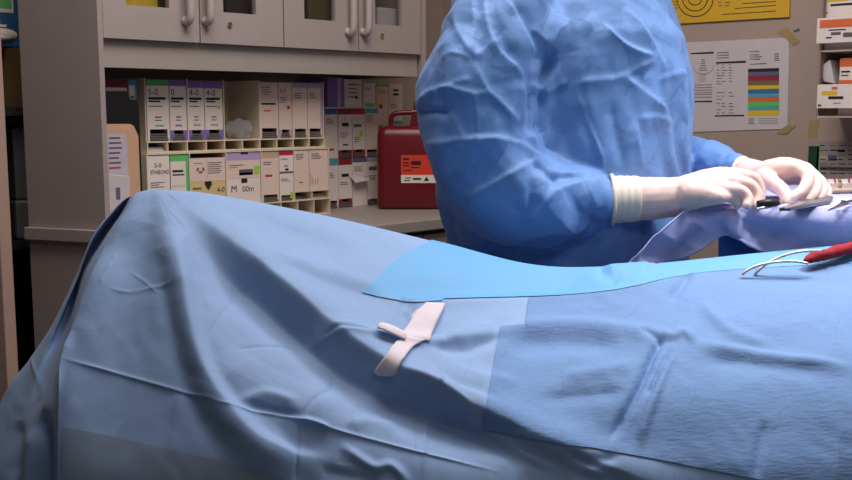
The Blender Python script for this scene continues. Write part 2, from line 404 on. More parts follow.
mb = MB(); mb.box(xb0+.004, xb1-.004, 2.704, 2.796, zlb-.003, ztb, M_greyp); mb.tube([((xb0+xb1)/2, 2.75, ztb), ((xb0+xb1)/2, 2.75, ztb+.03)], .018, M_black, 16); mb.build('upper_body', t, bevel=.006)
zq = atY(9, 47.5, 2.80).z
mb = MB(); mb.box(.72, 1.275, YW-.016, YW-.001, zk+.002, 2.0, M_brown); tag(mb.build('brown_shade_board', None), 'added dark brown board standing in for the shaded wall behind the blue box', 'board')  # added sheet, its brown stands in for the shaded wall
xq = atY(18.5, 30, 2.76).x
t = thing('dispenser_box', (xq-.1, 2.80, zq), 'blue glove dispenser box hanging on the wall at top left', 'dispenser box')
mb = MB(); mb.box(xq-.24, xq, 2.76, YW-.018, zq, zq+.26, M_boxblue); mb.build('carton', t, bevel=.002)
mb = MB(); z1_ = atY(6, 12.5, 2.76).z; mb.box(xq-.2, atY(13, 6, 2.76).x, 2.7585, 2.76, z1_, z1_+.1, M_white); mb.box(xq-.2, atY(11.5, 4, 2.76).x, 2.7578, 2.7585, z1_+.01, z1_+.05, M_green)
x2_ = atY(6.5, 26, 2.76).x; mb.box(xq-.2, x2_, 2.7585, 2.76, atY(3, 27, 2.76).z, atY(3, 24.5, 2.76).z, M_white); mb.build('printed_label', t)
mb = MB(); xm = atY(2, 34, 2.76).x; zm = atY(2, 34.5, 2.76).z
mb.ball((xm, 2.755, zm), .03, M_white, 3, (1.3, .5, .55)); mb.ball((xm-.01, 2.75, zm-.008), .02, M_white, 2, (1.5, .6, .4)); o = mb.build('glove_tuft', t, smooth=True)
# ================================================================== suture racks
YU, YLo = 2.585, 2.56
ux = [X_at(p, YU, 110) for p in (145.5, 187.8, 224, 259.5, 292.8, 323.5)]
lx = [X_at(p, YLo, 175) for p in (147.5, 190, 226.5, 261.5, 294.5, 329)]
z_ut = Z_at(235, 80, YU); z_uf = Z_at(235, 139.3, YU); z_sb = Z_at(235, 150.5, YU)
z_lf = Z_at(290, 200.5, YLo)
dv = .003
cells = [ux[0]+(ux[-1]-ux[0])*k/10 for k in range(11)]
t = thing('suture_rack', ((ux[0]+ux[-1])/2, YU+.08, z_sb), 'upper cream plastic suture rack with a strip of small bins', 'rack', 'cream suture racks')
mb = MB()
for x in ux: mb.box(x-dv/2, x+dv/2, YU, YU+.17, z_uf, z_ut, M_cream)
mb.box(ux[0], ux[-1], YU+.167, YU+.17, z_sb, z_ut, M_cream); mb.box(ux[0]-dv/2, ux[-1]+dv/2, YU-.004, YU+.17, z_uf-.004, z_uf, M_cream)
mb.build('compartments', t)
mb = MB(); mb.box(ux[0]-dv/2, ux[-1]+dv/2, YU-.006, YU+.17, z_sb, z_sb+.004, M_cream)
for x in cells: mb.box(x-dv/2, x+dv/2, YU-.005, YU+.166, z_sb+.004, z_uf-.004, M_cream)
mb.build('bin_strip', t)
t = thing('suture_rack', ((lx[0]+lx[-1])/2, YLo+.08, ZC), 'lower cream plastic suture rack standing on the worktop', 'rack', 'cream suture racks')
mb = MB(); z_lt = z_sb-.0006
for x in lx: mb.box(x-dv/2, x+dv/2, YLo, YLo+.20, z_lf, z_lt-.003, M_cream)
mb.box(lx[0]-dv/2, lx[-1]+dv/2, YLo+.19, YLo+.20, ZC+.0005, z_lt, M_cream); mb.box(lx[0]-dv/2, lx[-1]+dv/2, YLo, YLo+.2, z_lt-.003, z_lt, M_cream)
mb.box(lx[0]-dv/2, lx[-1]+dv/2, YLo-.004, YLo+.19, z_lf-.004, z_lf, M_cream)
z_l5 = Z_at(310, 190.5, YLo); mb.box(lx[4], lx[5], YLo-.003, YLo+.19, z_l5-.003, z_l5, M_cream); xm5 = (lx[4]+lx[5])/2; mb.box(xm5-dv/2, xm5+dv/2, YLo, YLo+.19, z_lf, z_l5-.003, M_cream)
mb.build('compartments', t)
mb = MB(); mb.box(lx[0]-dv/2, lx[-1]+dv/2, YLo-.004, YLo+.19, ZC+.0005, ZC+.004, M_cream)
for k in range(11):
    x = lx[0]+(lx[-1]-lx[0])*k/10; mb.box(x-dv/2, x+dv/2, YLo-.003, YLo+.188, ZC+.004, z_lf-.004, M_cream)
mb.build('bin_strip', t)
# ------------------------------------------------------------------ suture boxes
G_SUT = 'suture boxes on the worktop shelves'
def sut_box(x0, x1, z0, z1, Y, dep, label, body=M_white, band=None, band_h=.1, foot=None, foot_h=.12, opening=0.0, texts=(), bars=(), dots=(), side=None, rot=0.0):
    gx = .0015; x0 += gx; x1 -= gx; z0 += .0006
    W, H = x1-x0, z1-z0
    t = thing('suture_box', ((x0+x1)/2, Y+dep/2, z0), label, 'box', G_SUT)
    m = MB(); th = .0012; zo = z0+H*opening; zb = z1-H*band_h if band else z1
    sm = side or body
    m.box(x0, x0+th, Y, Y+dep, z0, z1, sm); m.box(x1-th, x1, Y, Y+dep, z0, z1, sm)
    m.box(x0+th, x1-th, Y+dep-th, Y+dep, z0, z1, body); m.box(x0+th, x1-th, Y, Y+dep-th, z1-th, z1, band or body)
    m.box(x0+th, x1-th, Y, Y+dep-th, z0, z0+th, body)
    zlo = zo if opening else z0+th
    zf = z0+H*foot_h if foot else None
    if band: m.box(x0, x1, Y-th, Y, zb, z1, band)
    if foot and not opening:
        m.box(x0, x1, Y-th, Y, z0, zf, foot); m.box(x0, x1, Y-th, Y, zf, zb, body)
    elif foot and opening:
        w3 = W*.22
        m.box(x0, x0+w3, Y-th, Y, z0, zo, foot); m.box(x1-w3, x1, Y-th, Y, z0, zo, foot); m.box(x0, x1, Y-th, Y, zo, zb, body)
    elif opening:
        w3 = W*.10
        m.box(x0, x0+w3, Y-th, Y, z0, zo, body); m.box(x1-w3, x1, Y-th, Y, z0, zo, body); m.box(x0, x1, Y-th, Y, zo, zb, body)
    else: m.box(x0, x1, Y-th, Y, z0, zb, body)
    m.build('carton', t)
    if opening:
        p = MB()
        for k in range(3):
            zz = z0+th+.0015+k*H*opening*.2; p.box(x0+.006, x1-.006-.002*k, Y-.006+.003*k, Y+dep-.01, zz, zz+H*opening*.14, M_foil)
        p.build('suture_packets', t)
        p = MB(); p.box(x0+th, x1-th, Y+.03, Y+.033, z0+th, zo, M_dark); p.build('opening_shade', t)  # dark sheet stands in for the shade inside the opening
    pr_ = MB(); yy = Y-th-.0006
    def q(u0, v0, u1, v1, mt, o=0): pr_.add([(x0+W*u0, yy-o, z0+H*v0), (x0+W*u1, yy-o, z0+H*v0), (x0+W*u1, yy-o, z0+H*v1), (x0+W*u0, yy-o, z0+H*v1)], [(0, 1, 2, 3)], mt)
    for (u0, v0, u1, v1, mt) in bars: q(u0, v0, u1, v1, mt)
    for (s, u, v, h, mt) in texts:
        vs, fs, asp = text_mesh(s); hh = H*h; ww = min(hh*asp, W*(.97-u))
        pr_.add([(x0+W*u+a*ww, yy-.0002, z0+H*v+b*hh) for a, b in vs], fs, mt)
    for (u, v, r, mt) in dots:
        pr_.add([(x0+W*u+r*math.cos(a*math.pi/8), yy-.0003, z0+H*v+r*math.sin(a*math.pi/8)) for a in range(16)], [tuple(range(16))], mt)
    if pr_.v: pr_.build('printed_label', t)
    return t
def fine(v, n=3, c=M_greyink, u0=.1, u1=.75, st=.04, h=.014):
    return [(u0, v-k*st, u0+(u1-u0)*random.uniform(.6, 1), v-k*st+h, c) for k in range(n)]
def UB(pa, pb, label, z1=None, **k):
    x0, x1 = X_at(pa, YU, 110), X_at(pb, YU, 110)
    return sut_box(max(x0, min([x for x in ux if abs(x-x0) < .008]+[x0])+dv/2*any(abs(x-x0) < .008 for x in ux)), x1-(dv/2 if any(abs(x-x1) < .008 for x in ux) else 0), k.pop('z0', z_uf), z1 or z_ut-.004, YU+.004, .15, label, **k)
std = lambda s: dict(texts=[(s, .08, .75, .10, M_ink)], bars=[(.08, .675, .85, .715, M_ink), (.08, .635, .6, .66, M_ink), (.08, .56, .7, .575, M_greyink), (.35, .38, .65, .40, M_greyink), (.35, .33, .65, .345, M_greyink)])
def merge(d, **k):
    r = dict(d)
    for a, b in k.items(): r[a] = (r.get(a, [])+b) if a in ('bars', 'texts') else b
    return r
UB(147, 170, 'white suture box marked 5-0 with green top band', band=M_green, opening=.19, **merge(std('5-0'), bars=[(.35, .235, .75, .265, M_green)]))
UB(170, 187.8, 'white suture box marked 0 with purple top band, next to the green-topped one', band=M_purple, foot=M_purple, foot_h=.17, opening=.17, **merge(std('0'), bars=[(.3, .235, .7, .265, M_purple)]))
UB(188, 205, 'white purple-banded suture box left of the one with yellow dot', band=M_purple, band_h=.13, foot=M_purple, opening=.17, **merge(std('4-0'), bars=[(.3, .235, .75, .27, M_lilac)]))
UB(205, 223.8, 'white purple-banded suture box with a yellow dot', band=M_purple, band_h=.13, foot=M_purple, opening=.17, **merge(std('4-0'), bars=[(.3, .235, .75, .27, M_lilac)], dots=[(.8, .55, .0055, M_yel)]))
UB(260, 279, 'white suture box with bold mid line, right of the plastic bag', body=M_pink, z0=z_uf, opening=.18, bars=fine(.9, 4)+[(.08, .6, .85, .63, M_ink), (.2, .48, .6, .50, M_redink)])
UB(279, 292.8, 'white suture box with red dot and lilac base band', body=M_pink, opening=.15, foot=M_lilac, foot_h=.15, bars=fine(.72, 3), texts=[('2-0', .1, .82, .07, M_ink)], dots=[(.75, .55, .006, M_redink)])
UB(293, 308, 'white suture box in a lilac surround, left one of the end compartment', body=M_pink, band=M_lilac, band_h=.09, opening=.16, bars=fine(.8, 3))
UB(308, 323.2, 'white suture box in a lilac surround, right one of the end compartment', body=M_pink, band=M_lilac, band_h=.09, opening=.16, bars=fine(.8, 3)+[(.88, .16, 1, .9, M_lilac)])
# boxes left of the rack behind the folders
sut_box(X_at(104, 2.60), X_at(126, 2.60), ZC, Z_at(116, 79, 2.60), 2.60, .13, 'maroon-topped white box behind the black folder', band=M_maroon, band_h=.055, texts=[('0', .3, .85, .03, M_ink)], bars=fine(.8, 3))
sut_box(X_at(126, 2.595)+.004, lx[0]-.004, ZC, Z_at(135, 80, 2.595), 2.595, .13, 'teal-edged white box between black folder and cream rack', band=M_teal, band_h=.035, bars=[(.75, 0, 1, .97, M_teal)]+fine(.88, 4))
# lower rack
def LB(pa, pb, z0, z1, label, left=False, right=False, Y=YLo+.004, dep=.16, **k):
    x0, x1 = X_at(pa, Y, 175), X_at(pb, Y, 175)
    if left: x0 = lx[left-1]+dv/2
    if right: x1 = lx[right]-dv/2
    return sut_box(x0, x1, z0, z1, Y, dep, label, **k)
ZL = lambda px, py: Z_at(px, py, YLo)
z_t = z_lt-.005
LB(149, 170, z_lf, z_t, 'white suture box lettered ETHIBOND in the lower rack', left=1, texts=[('3-0', .3, .78, .08, M_ink), ('ETHIBOND', .12, .66, .075, M_ink)], bars=fine(.5, 3)+[(.9, 0, 1, .35, M_green)])
LB(170, 190, z_lf, z_t, 'green-sided white suture box in the lower rack', right=1, band=M_green, band_h=.12, side=M_green, bars=[(.85, 0, 1, .88, M_green), (.1, .68, .7, .72, M_ink), (.1, .62, .75, .645, M_ink), (.05, .42, .8, .425, M_greyink), (.0, .1, .1, .32, M_ink)])
za = ZL(208, 181.5)
LB(191, 226, z_lf, za, 'wide cream box with notched front, under the pinkish box', left=2, right=2, body=mat('cream_yellow_card', (218, 196, 140), .7), texts=[('4-0', .75, .55, .2, M_ink)], bars=[(.05, .7, .3, .78, M_brownink), (.4, .82, .6, 1, M_ink), (.44, .72, .56, .82, M_ink), (.48, .66, .52, .72, M_ink)])
LB(191, 226, za, ZL(208, 158), 'wide pinkish box with a drawn needle curve, lower rack', left=2, right=2, body=M_pink, bars=[(.5, .78-.09*k, .9-.05*(k % 2), .81-.09*k, M_greyink) for k in range(6)]+[(.1, .78, .35, .8, M_greyink), (.47, .1, .475, .9, M_greyink), (.18, .45, .24, .6, M_brownink), (.24, .36, .34, .45, M_brownink), (.34, .45, .4, .6, M_brownink)])
zb_ = ZL(243, 178.5)
LB(227, 261, z_lf, zb_, 'wide white box with small notch under the lilac-topped box', left=3, right=3, texts=[('M', .12, .48, .26, M_ink), ('00m', .45, .48, .22, M_ink)], bars=[(.42, .82, .6, 1, M_ink)])
LB(227, 261, zb_, z_t, 'wide lilac-topped box with a slot and lime sticker', left=3, right=3, body=M_pink, band=M_lilac, band_h=.3, bars=[(.42, .93, .64, 1, M_ink), (.36, .12, .78, .34, M_greyink), (.38, .12, .76, .22, M_ink), (.08, .5, .5, .53, M_greyink), (.08, .42, .3, .44, M_greyink), (.82, .14, .97, .46, M_lime)])
LB(262, 279, z_lf, z_t, 'tan-topped pinkish suture box with a short red mark', left=4, body=M_pink, band=M_tan, band_h=.13, opening=.14, bars=fine(.78, 2)+[(.2, .5, .6, .54, M_redink)])
zc_ = ZL(286, 173.5)
LB(279, 294.5, z_lf, zc_, 'small white box with lime sticker under the magenta-topped box', right=4, opening=.2, bars=fine(.8, 3)+[(.75, .05, .98, .3, M_lime)])
LB(279, 294.5, zc_, z_t, 'magenta-topped white suture box in the lower rack', right=4, band=M_mag, band_h=.2, bars=fine(.65, 2)+[(.35, .3, .6, .36, M_redink), (.4, .12, .65, .22, M_ink), (.0, .0, 1, .08, M_greyink)])
LB(295, 309, z_l5, z_t, 'narrow pinkish suture box in the right end of lower rack', left=5, body=M_pink, bars=fine(.9, 4)+[(.3, .2, .55, .22, M_ink)])
LB(309, 329, z_l5, z_t, 'broad pinkish suture box with red scribble at the right end of lower rack', right=5, body=M_pink, bars=fine(.9, 4)+[(.15, .14, .18, .3, M_redink), (.28, .14, .31, .28, M_redink), (.42, .14, .45, .28, M_redink), (.05, .12, .07, .4, M_greyink)])
# loose packets in the bins
def packets(x0, x1, z0, Y, label, n=3, mt=M_paper, d=.05):
    t = MB()
    for k in range(n):
        a = random.uniform(0, .004); t.box(x0+.003+a, x1-.004-a, Y+.004*k, Y+d, z0+.0006+k*.0042, z0+.004+k*.0042, mt)
    return tag(t.build('suture_packet', None), label, 'packet', 'loose suture packets in the rack')
packets(cells[0]+.002, cells[1]-.002, z_sb+.004, YU+.004, 'loose white packets in the leftmost bin of strip')
packets(ux[2]+.004, ux[2]+.055, z_uf, YU+.06, 'white packet pile in the open compartment behind plastic bag', 13)
packets(lx[4]+.004, xm5-.003, z_lf, YLo+.02, 'packets in the left cubby under the end boxes', 2, M_foil); packets(xm5+.003, lx[5]-.004, z_lf, YLo+.01, 'packets in the right cubby under the end boxes', 3, M_tan)
# crumpled clear bag in the open compartment
mb = MB(); bx = (ux[2]+ux[3])/2+.012
mb.ball((bx, YU+.035, z_uf+.032), .033, M_bag, 4, (1.55, .85, .95)); o = mb.build('plastic_bag', smooth=True)
co, no = get_vn(o)
for i in range(len(co)):
    v = Vector(co[i]); k = abs(noise.noise(v*38))*.022 + abs(noise.noise(v*90))*.008; co[i] += no[i]*(k-.008)
co[:, 2] = np.maximum(co[:, 2], z_uf+.001); co[:, 0] = np.clip(co[:, 0], ux[2]+.003, ux[3]-.003); set_v(o, co)
tag(o, 'crumpled clear plastic bag in the open compartment of upper rack', 'bag')
# stacks of boxes to the right of the racks
YS = 2.70
def SB(pa, pb, z0, ptop, label, Y=YS, dep=.13, **k):
    x0, x1 = X_at(pa, Y, 160), X_at(pb, Y, 160); z1 = Z_at((pa+pb)/2, ptop, Y)
    sut_box(x0, x1, z0, z1, Y, dep, label, **k); return z1
zr = SB(338, 352, ZC, 158, 'dark-red-banded white box standing on worktop right of racks', band=M_maroon, band_h=.14, foot=M_maroon, foot_h=.1, opening=.17, texts=[('1', .42, .6, .07, M_ink)], bars=[(.2, .62, .75, .68, M_ink)]+fine(.5, 2))
x0 = X_at(325, YS, 160)
sut_box(x0, X_at(338, YS, 160), ZC, zr, YS, .13, 'teal-banded box standing on worktop beside the lower rack end', band=M_teal, band_h=.14, opening=.15, bars=fine(.7, 3))
sut_box(X_at(352, YS, 160), X_at(367, YS, 160), ZC, zr, YS, .13, 'white box with torn open flap on the worktop, bottom row', opening=.0, band=M_slate, band_h=.1, bars=fine(.8, 3)+[(.05, .5, .95, .6, M_ink)])
sut_box(X_at(367, YS, 160), X_at(379, YS, 160), ZC, zr, YS, .13, 'lilac-edged white box on the worktop beside red container', band=M_lilac, band_h=.1, foot=M_greyink, opening=.12, bars=[(.1, .72, .8, .8, M_slate)]+fine(.6, 3))
mb = MB(); xa, xb = X_at(352.5, YS-.02, 180), X_at(368, YS-.02, 180); zf = Z_at(360, 179, YS-.004)
mb.prism([(xa, YS-.004, zf+.012), (xb, YS-.004, zf+.006), (xb+.002, YS-.03, zf-.004), (xa+.003, YS-.032, zf-.010)], (0, 0, .0015), M_paper)
o = mb.build('card_flap', None); tag(o, 'torn white card flap sticking out of a box, bottom row', 'card')
zr2 = Z_at(350, 108.5, YS)
for a, b, lab, kw in ((324.5, 337.5, 'blue-banded white box in the upper row beside the top rack', dict(band=M_blueink, band_h=.12, bars=fine(.78, 3)+[(.3, .16, .7, .2, M_redink)])),
                      (338, 352, 'dark-red-banded white box in the upper row, with bold lettering bar', dict(band=M_maroon, band_h=.12, foot=M_maroon, foot_h=.1, opening=.16, bars=[(.25, .64, .75, .71, M_ink), (.3, .25, .7, .28, M_ink)]+fine(.5, 3), texts=[('1', .42, .76, .06, M_ink)])),
                      (352, 365, 'crimson-banded white box with lime sticker in the upper row', dict(band=M_mag, band_h=.12, foot=M_maroon, foot_h=.1, opening=.16, bars=[(.1, .62, .7, .68, M_greyink), (.55, .42, .85, .54, M_lime)]+fine(.4, 3))),
                      (365, 378, 'teal-banded white box in the upper row near red container', dict(band=M_teal, band_h=.1, opening=.15, body=M_pink, bars=fine(.85, 4)))):
    sut_box(X_at(a, YS, 130), X_at(b, YS, 130), zr, zr2, YS, .13, lab, **kw)
# top items
zt3 = zr2+.0008
m_lie = sut_box(X_at(327, YS-.02, 95), X_at(344, YS-.02, 95), zt3+.004, Z_at(335, 78, YS-.02), YS-.02, .13, 'purple end box lying on top of the box row under the valance', body=M_purple, side=M_purple, bars=[(.6, 0, .8, 1, M_lilac)])
sut_box(X_at(344, YS-.02, 95), X_at(362, YS-.02, 95), zt3+.004, Z_at(352, 79.5, YS-.02), YS-.02, .13, 'white scribbled box lying on top of the row beside purple box', bars=fine(.8, 4, M_ink, .2, .9, .15, .03)+[(.6, .3, .75, .4, M_ink)])
mb = MB(); mb.box(X_at(325, YS-.03, 105), X_at(362, YS-.03, 105), YS-.03, YS+.09, zr2+.0004, zr2+.0046, M_paper); tag(mb.build('paper_stack', None), 'flat white paper lying on the upper box row', 'paper')
sut_box(X_at(363, YS, 95), X_at(375.5, YS, 95), zr2, Z_at(369, 83, YS), YS, .12, 'small white box on top of the row, left of green-topped box', bars=fine(.8, 3)+[(.1, .05, .9, .2, M_green)])
YT = 2.72
z_b = Z_at(388, 160, YT)
sut_box(X_at(379, YT, 160), X_at(404, YT, 160), ZC, z_b, YT, .12, 'wide white box mostly hidden behind the red container', bars=fine(.8, 3))
z_b2 = Z_at(388, 125, YT)
sut_box(X_at(378.5, YT, 140), X_at(404, YT, 140), z_b, z_b2, YT, .12, 'white box with green base bar behind the red container handle', bars=fine(.8, 3)+[(.05, .4, .95, .55, M_green)])
sut_box(X_at(376, YT, 105), X_at(388.5, YT, 105), z_b2, Z_at(382, 84, YT), YT, .12, 'tall green-topped white box above the red container', band=M_green, band_h=.07, body=M_pink, bars=fine(.85, 3)+[(.2, .4, .5, .5, M_redink)])
sut_box(X_at(388.5, YT, 105), X_at(402.5, YT, 105), z_b2, Z_at(395, 84, YT), YT, .12, 'tall white box with teal foot band above red container', foot=M_teal, foot_h=.1, bars=[(.3, .82, .7, .87, M_ink), (.3, .72, .7, .77, M_ink)]+fine(.5, 3))
mb = MB(); c_ = atY(381.5, 129, YT-.014); mb.ball(c_, .012, M_foil, 3, (1, .8, 1.2)); o = mb.build('foil_lump', smooth=True); tag(o, 'small crumpled silver foil lump left of red container handle', 'foil')
# ------------------------------------------------------------------ folders
YF = 2.50
def slab(name, pts, Y, th, mt, label, cat, lean=.0):
    m = MB(); m.prism([(atY(a, b, Y).x, Y, max(ZC+.0006, atY(a, b, Y).z)) for a, b in pts], (0, th, 0), mt)
    return tag(m.build(name, None, bevel=.0008), label, cat)
slab('black_folder', [(104.9, 240), (146, 240), (143, 200), (138.6, 100), (130, 99), (128.5, 93), (126, 91), (104.9, 91)], YF+.03, .012, M_black, 'black tabbed folder standing behind the manila folders', 'folder')
for i, (dx, dy, lab) in enumerate(((0, 0, 'back manila folder against the black folder'), (-1.6, 2.4, 'middle manila folder of the upright three'), (-3.4, 4.5, 'front manila folder behind the lined paper'))):
    slab('manila_folder', [(105.5, 240), (142.5+dx, 240), (141+dx, 200), (138.5+dx, 136+dy), (134+dx, 126+dy), (130+dx, 124+dy), (105.5, 124+dy)], YF+.020-.008*i, .004, M_manila, lab, 'folder')
t = thing('lined_sheet', atY(116, 200, YF-.006), 'printed lilac-white sheet standing in front of the manila folders', 'paper')
mb = MB(); Y = YF-.006; mb.prism([(atY(a, b, Y).x, Y, max(ZC+.0006, atY(a, b, Y).z)) for a, b in ((106, 240), (131, 240), (128.5, 175), (126, 134), (106, 133))], (0, .002, 0), mat('lilac_paper', (196, 186, 200), .8)); mb.build('sheet', t)
mb = MB()
for k in range(7):
    a, b = atY(109, 138+k*5, Y-.0006), atY(122+random.uniform(-3, 2), 138+k*5, Y-.0006); mb.box(a.x, b.x, Y-.0008, Y-.0004, a.z-.0018, a.z+.0018, M_greyink if k != 6 else M_redink)
mb.build('printed_lines', t)
t = thing('white_card_pack', atY(116, 210, YF-.03), 'white pack standing at the foot of the printed sheet', 'pack')
mb = MB(); Y = YF-.03; mb.prism([(atY(a, b, Y).x, Y, max(ZC+.0006, atY(a, b, Y).z)) for a, b in ((107, 240), (131, 240), (130, 176), (107, 174))], (0, .018, 0), M_paper); mb.build('pack_body', t, bevel=.002)
mb = MB(); a = atY(118, 192, Y); mb.box(a.x-.006, a.x+.006, Y-.0006, Y-.0002, a.z-.02, a.z+.012, M_slate); mb.build('printed_mark', t)
# ------------------------------------------------------------------ red sharps container
dC = 3.45
cl = atd(377, 206, dC); rl = -.164
L = lambda r, d, z: FR(r, dC+d, z)
x0r = (377-426)/FPX*dC; x1r = x0r+.235
zT = atd(400, 126, dC).z
t = thing('sharps_container', FR((x0r+x1r)/2, dC+.065, ZC), 'dark red plastic sharps container with orange label on the worktop', 'container')
bm = MB()
def rrect(r0, r1, d0, d1, z, rad, n=6):
    pts = []
    for (cx, cy, a0) in ((r1-rad, d1-rad, 0), (r0+rad, d1-rad, 90), (r0+rad, d0+rad, 180), (r1-rad, d0+rad, 270)):
        for k in range(n+1):
            a = math.radians(a0+90*k/n); pts.append(L(cx+rad*math.cos(a), cy+rad*math.sin(a), z))
    return pts
lev = [(.012, ZC+.001, .02), (.004, ZC+.004, .025), (0, ZC+.012, .028), (0, ZC+.10, .028), (0, zT-.035, .028), (.004, zT-.015, .028), (.014, zT-.004, .025), (.03, zT, .02)]
rings = [rrect(x0r+i, x1r-i, 0+i, .13-i, z, r) for i, z, r in lev]
n = len(rings[0]); vs = [p for r in rings for p in r]
fs = [(i*n+k, i*n+(k+1) % n, (i+1)*n+(k+1) % n, (i+1)*n+k) for i in range(len(rings)-1) for k in range(n)] + [tuple(range(n))[::-1], tuple((len(rings)-1)*n+k for k in range(n))]
bm.add(vs, fs, M_red); bm.build('body', t, smooth=True)
bm = MB(); hz = zT-.002
hp = [L(x0r+.045, .065, hz-.01), L(x0r+.046, .065, hz+.02), L(x0r+.054, .065, hz+.04), L(x0r+.08, .065, hz+.046), L(x0r+.115, .065, hz+.047), L(x0r+.135, .065, hz+.045)]
bm.tube(catmull(hp, 24), .0085, M_red, 12); bm.build('handle', t, smooth=True)
bm = MB(); cx = x0r+.14
bm.prism([L(cx-.03, .03, hz), L(cx+.05, .03, hz), L(cx+.05, .03, hz+.085), L(cx-.014, .03, hz+.085), L(cx-.018, .03, hz+.055)], FV*.07, M_red); bm.build('lid_spout', t, bevel=.005)
bm = MB(); bm.tube([L(cx-.02, .027, hz+.052), L(cx+.05, .027, hz+.054)], .0013, M_pink, 6); tag(bm.build('lid_cord', t), 'pale cord across the lid')
bm = MB()
def LQ(a, b, c, d, mt, o):
    P = [atd(a, d, dC-o), atd(c, d, dC-o), atd(c, b, dC-o), atd(a, b, dC-o)]; bm.add(P, [(0, 1, 2, 3)], mt)
LQ(401, 155, 434, 175, M_label, .0015); LQ(401, 175, 436, 183, M_white, .0015)
for (a, b, c, d) in ((403, 158, 409, 160), (403, 162, 409, 163.5), (403, 165, 409, 166.5), (411, 161, 421, 165), (411, 167, 419, 168), (403, 170, 412, 171), (405, 177.5, 411, 178.5), (404, 180, 410, 181), (413, 178, 421, 180)): LQ(a, b, c, d, M_ink, .002)
bm.add([atd(424, 181, dC-.002), atd(429, 181, dC-.002), atd(426.5, 176.5, dC-.002)], [(0, 1, 2)], M_ink)
bm.build('hazard_label', t)
# ================================================================== poster wall
def wall_poly(m, pts, mt, off=.001): m.add([atX(a, b, XW-off) for a, b in pts], [tuple(range(len(pts)))[::-1]], mt)
def wall_line(m, a, b, th, mt, off): m_ = th/2; wall_poly(m, [(a[0], a[1]-m_), (b[0], b[1]-m_), (b[0], b[1]+m_), (a[0], a[1]+m_)], mt, off)
t = thing('yellow_poster', atX(725, 20, XW-.002), 'yellow printed poster high on the wall behind the surgeon', 'poster')
mb = MB(); mb.prism([atX(a, b, XW-.0012) for a, b in ((600, 28.5), (790, 17), (792.5, -55), (600, -48))], (-.006, 0, 0), M_ypost); mb.build('board', t)
mb = MB(); OF = .008
for r_, yb in ((18, 16.5), (12.5, 11), (7, 5)):
    cy = yb-r_; P = [(695+r_*math.cos(math.radians(a)), cy+r_*math.sin(math.radians(a))) for a in range(0, 361, 12)]
    for p, q in zip(P[:-1], P[1:]):
        d = Vector((q[0]-p[0], q[1]-p[1])).normalized()*.45; nx, ny = -d.y, d.x
        wall_poly(mb, [(p[0]-nx, p[1]-ny), (q[0]-nx, q[1]-ny), (q[0]+nx, q[1]+ny), (p[0]+nx, p[1]+ny)], M_ink, OF)
for a, b in (((722, 14.5), (776, 11)), ((735, 8.5), (776, 5.3)), ((742, 3.5), (776, 1.4)), ((742, -3), (776, -5)), ((742, -9), (776, -11))): wall_line(mb, a, b, .6, M_ink, OF)
for k in range(5):
    for x_ in (664, 673, 718, 725):
        wall_line(mb, (x_, 8.5-k*3.2-(x_-664)*.05), (x_+random.uniform(3, 5), 8.4-k*3.2-(x_-664)*.05), .8, M_brownink, OF)
mb.build('printing', t)
t = thing('chart_sheet', atX(740, 85, XW-.002), 'white printed chart with coloured table taped to the wall', 'poster')
mb = MB(); mb.prism([atX(a, b, XW-.0008) for a, b in ((655, 133.3), (787.6, 128.8), (789.6, 37.5), (655, 44))], (-.0016, 0, 0), M_paper); mb.build('sheet', t)
mb = MB(); OF = .0030; sx = lambda x: 685+x/4.573; sy = lambda y: 35+y/4.573
def R4(x0, y0, x1, y1, mt, sk=-.05): wall_poly(mb, [(sx(x0), sy(y1)), (sx(x1), sy(y1+sk*(x1-x0)*.6)), (sx(x1), sy(y0+sk*(x1-x0))), (sx(x0), sy(y0))], mt, OF)
rows = [(152, 166, M_ink), (166, 185, M_slate), (185, 206, M_maroon), (206, 228, M_brownink), (228, 247, M_yel), (247, 266, M_blueink), (266, 283, M_teal), (283, 303, M_orange), (303, 328, M_green), (328, 343, M_teal), (343, 366, M_yel)]
for a, b, m_ in rows: R4(288, a+3, 430, b+3, m_, -.03)
R4(26, 82, 132, 88, M_ink); R4(142, 124, 278, 131, M_ink); R4(20, 302, 124, 308, M_ink, -.02); R4(136, 367, 270, 373, M_ink, -.02)
for y in (135, 148, 160, 172, 184, 196, 210, 222, 262, 278, 292, 312, 325, 340, 355):
    for x in (145, 168, 200):
        if random.random() < .85: R4(x, y, x+random.uniform(10, 24), y+3, M_greyink, 0)
for y in (75, 90, 100, 110): R4(295, y, 295+random.uniform(20, 60), y+2.5, M_greyink); R4(320, y, 340, y+2.5, M_greyink)
R4(298, 132, 372, 135, M_greyink)
for y in (85, 95, 105, 115): R4(408, y, 430, y+4, M_greyink)
for y in (228, 240, 252, 264, 272, 284): R4(30, y, 124, y+2, M_greyink, -.02)
for y in (382, 392, 402): R4(290, y, 315, y+3, M_ink, 0); R4(335, y, 425, y+2, M_greyink, 0)
for y in (80, 92, 104): R4(146, y, 200, y+3, M_greyink)
P = [(sx(82+52*math.cos(math.radians(a))), sy(128+52*math.sin(math.radians(a)))) for a in range(15, 166, 10)]
for p, q in zip(P[:-1], P[1:]): wall_line(mb, p, q, .5, M_greyink, OF)
for k in range(6): R4(75-k*2, 110+k*10, 90+k*2, 113+k*10, M_greyink, 0)
for k in range(5): R4(66, 175+k*9, 96, 178+k*9, M_lilac, 0)
mb.build('printing', t)
def tapebit(pts, label, off=.0032):
    m = MB(); m.prism([atX(a, b, XW-off) for a, b in pts], (-.0004, 0, 0), M_tape); tag(m.build('tape_strip', None), label, 'tape', 'aged tape strips on the wall')
tapebit([(777, 31), (786, 27), (800, 41), (793, 45)], 'yellowed tape strip at the top right corner of white chart')
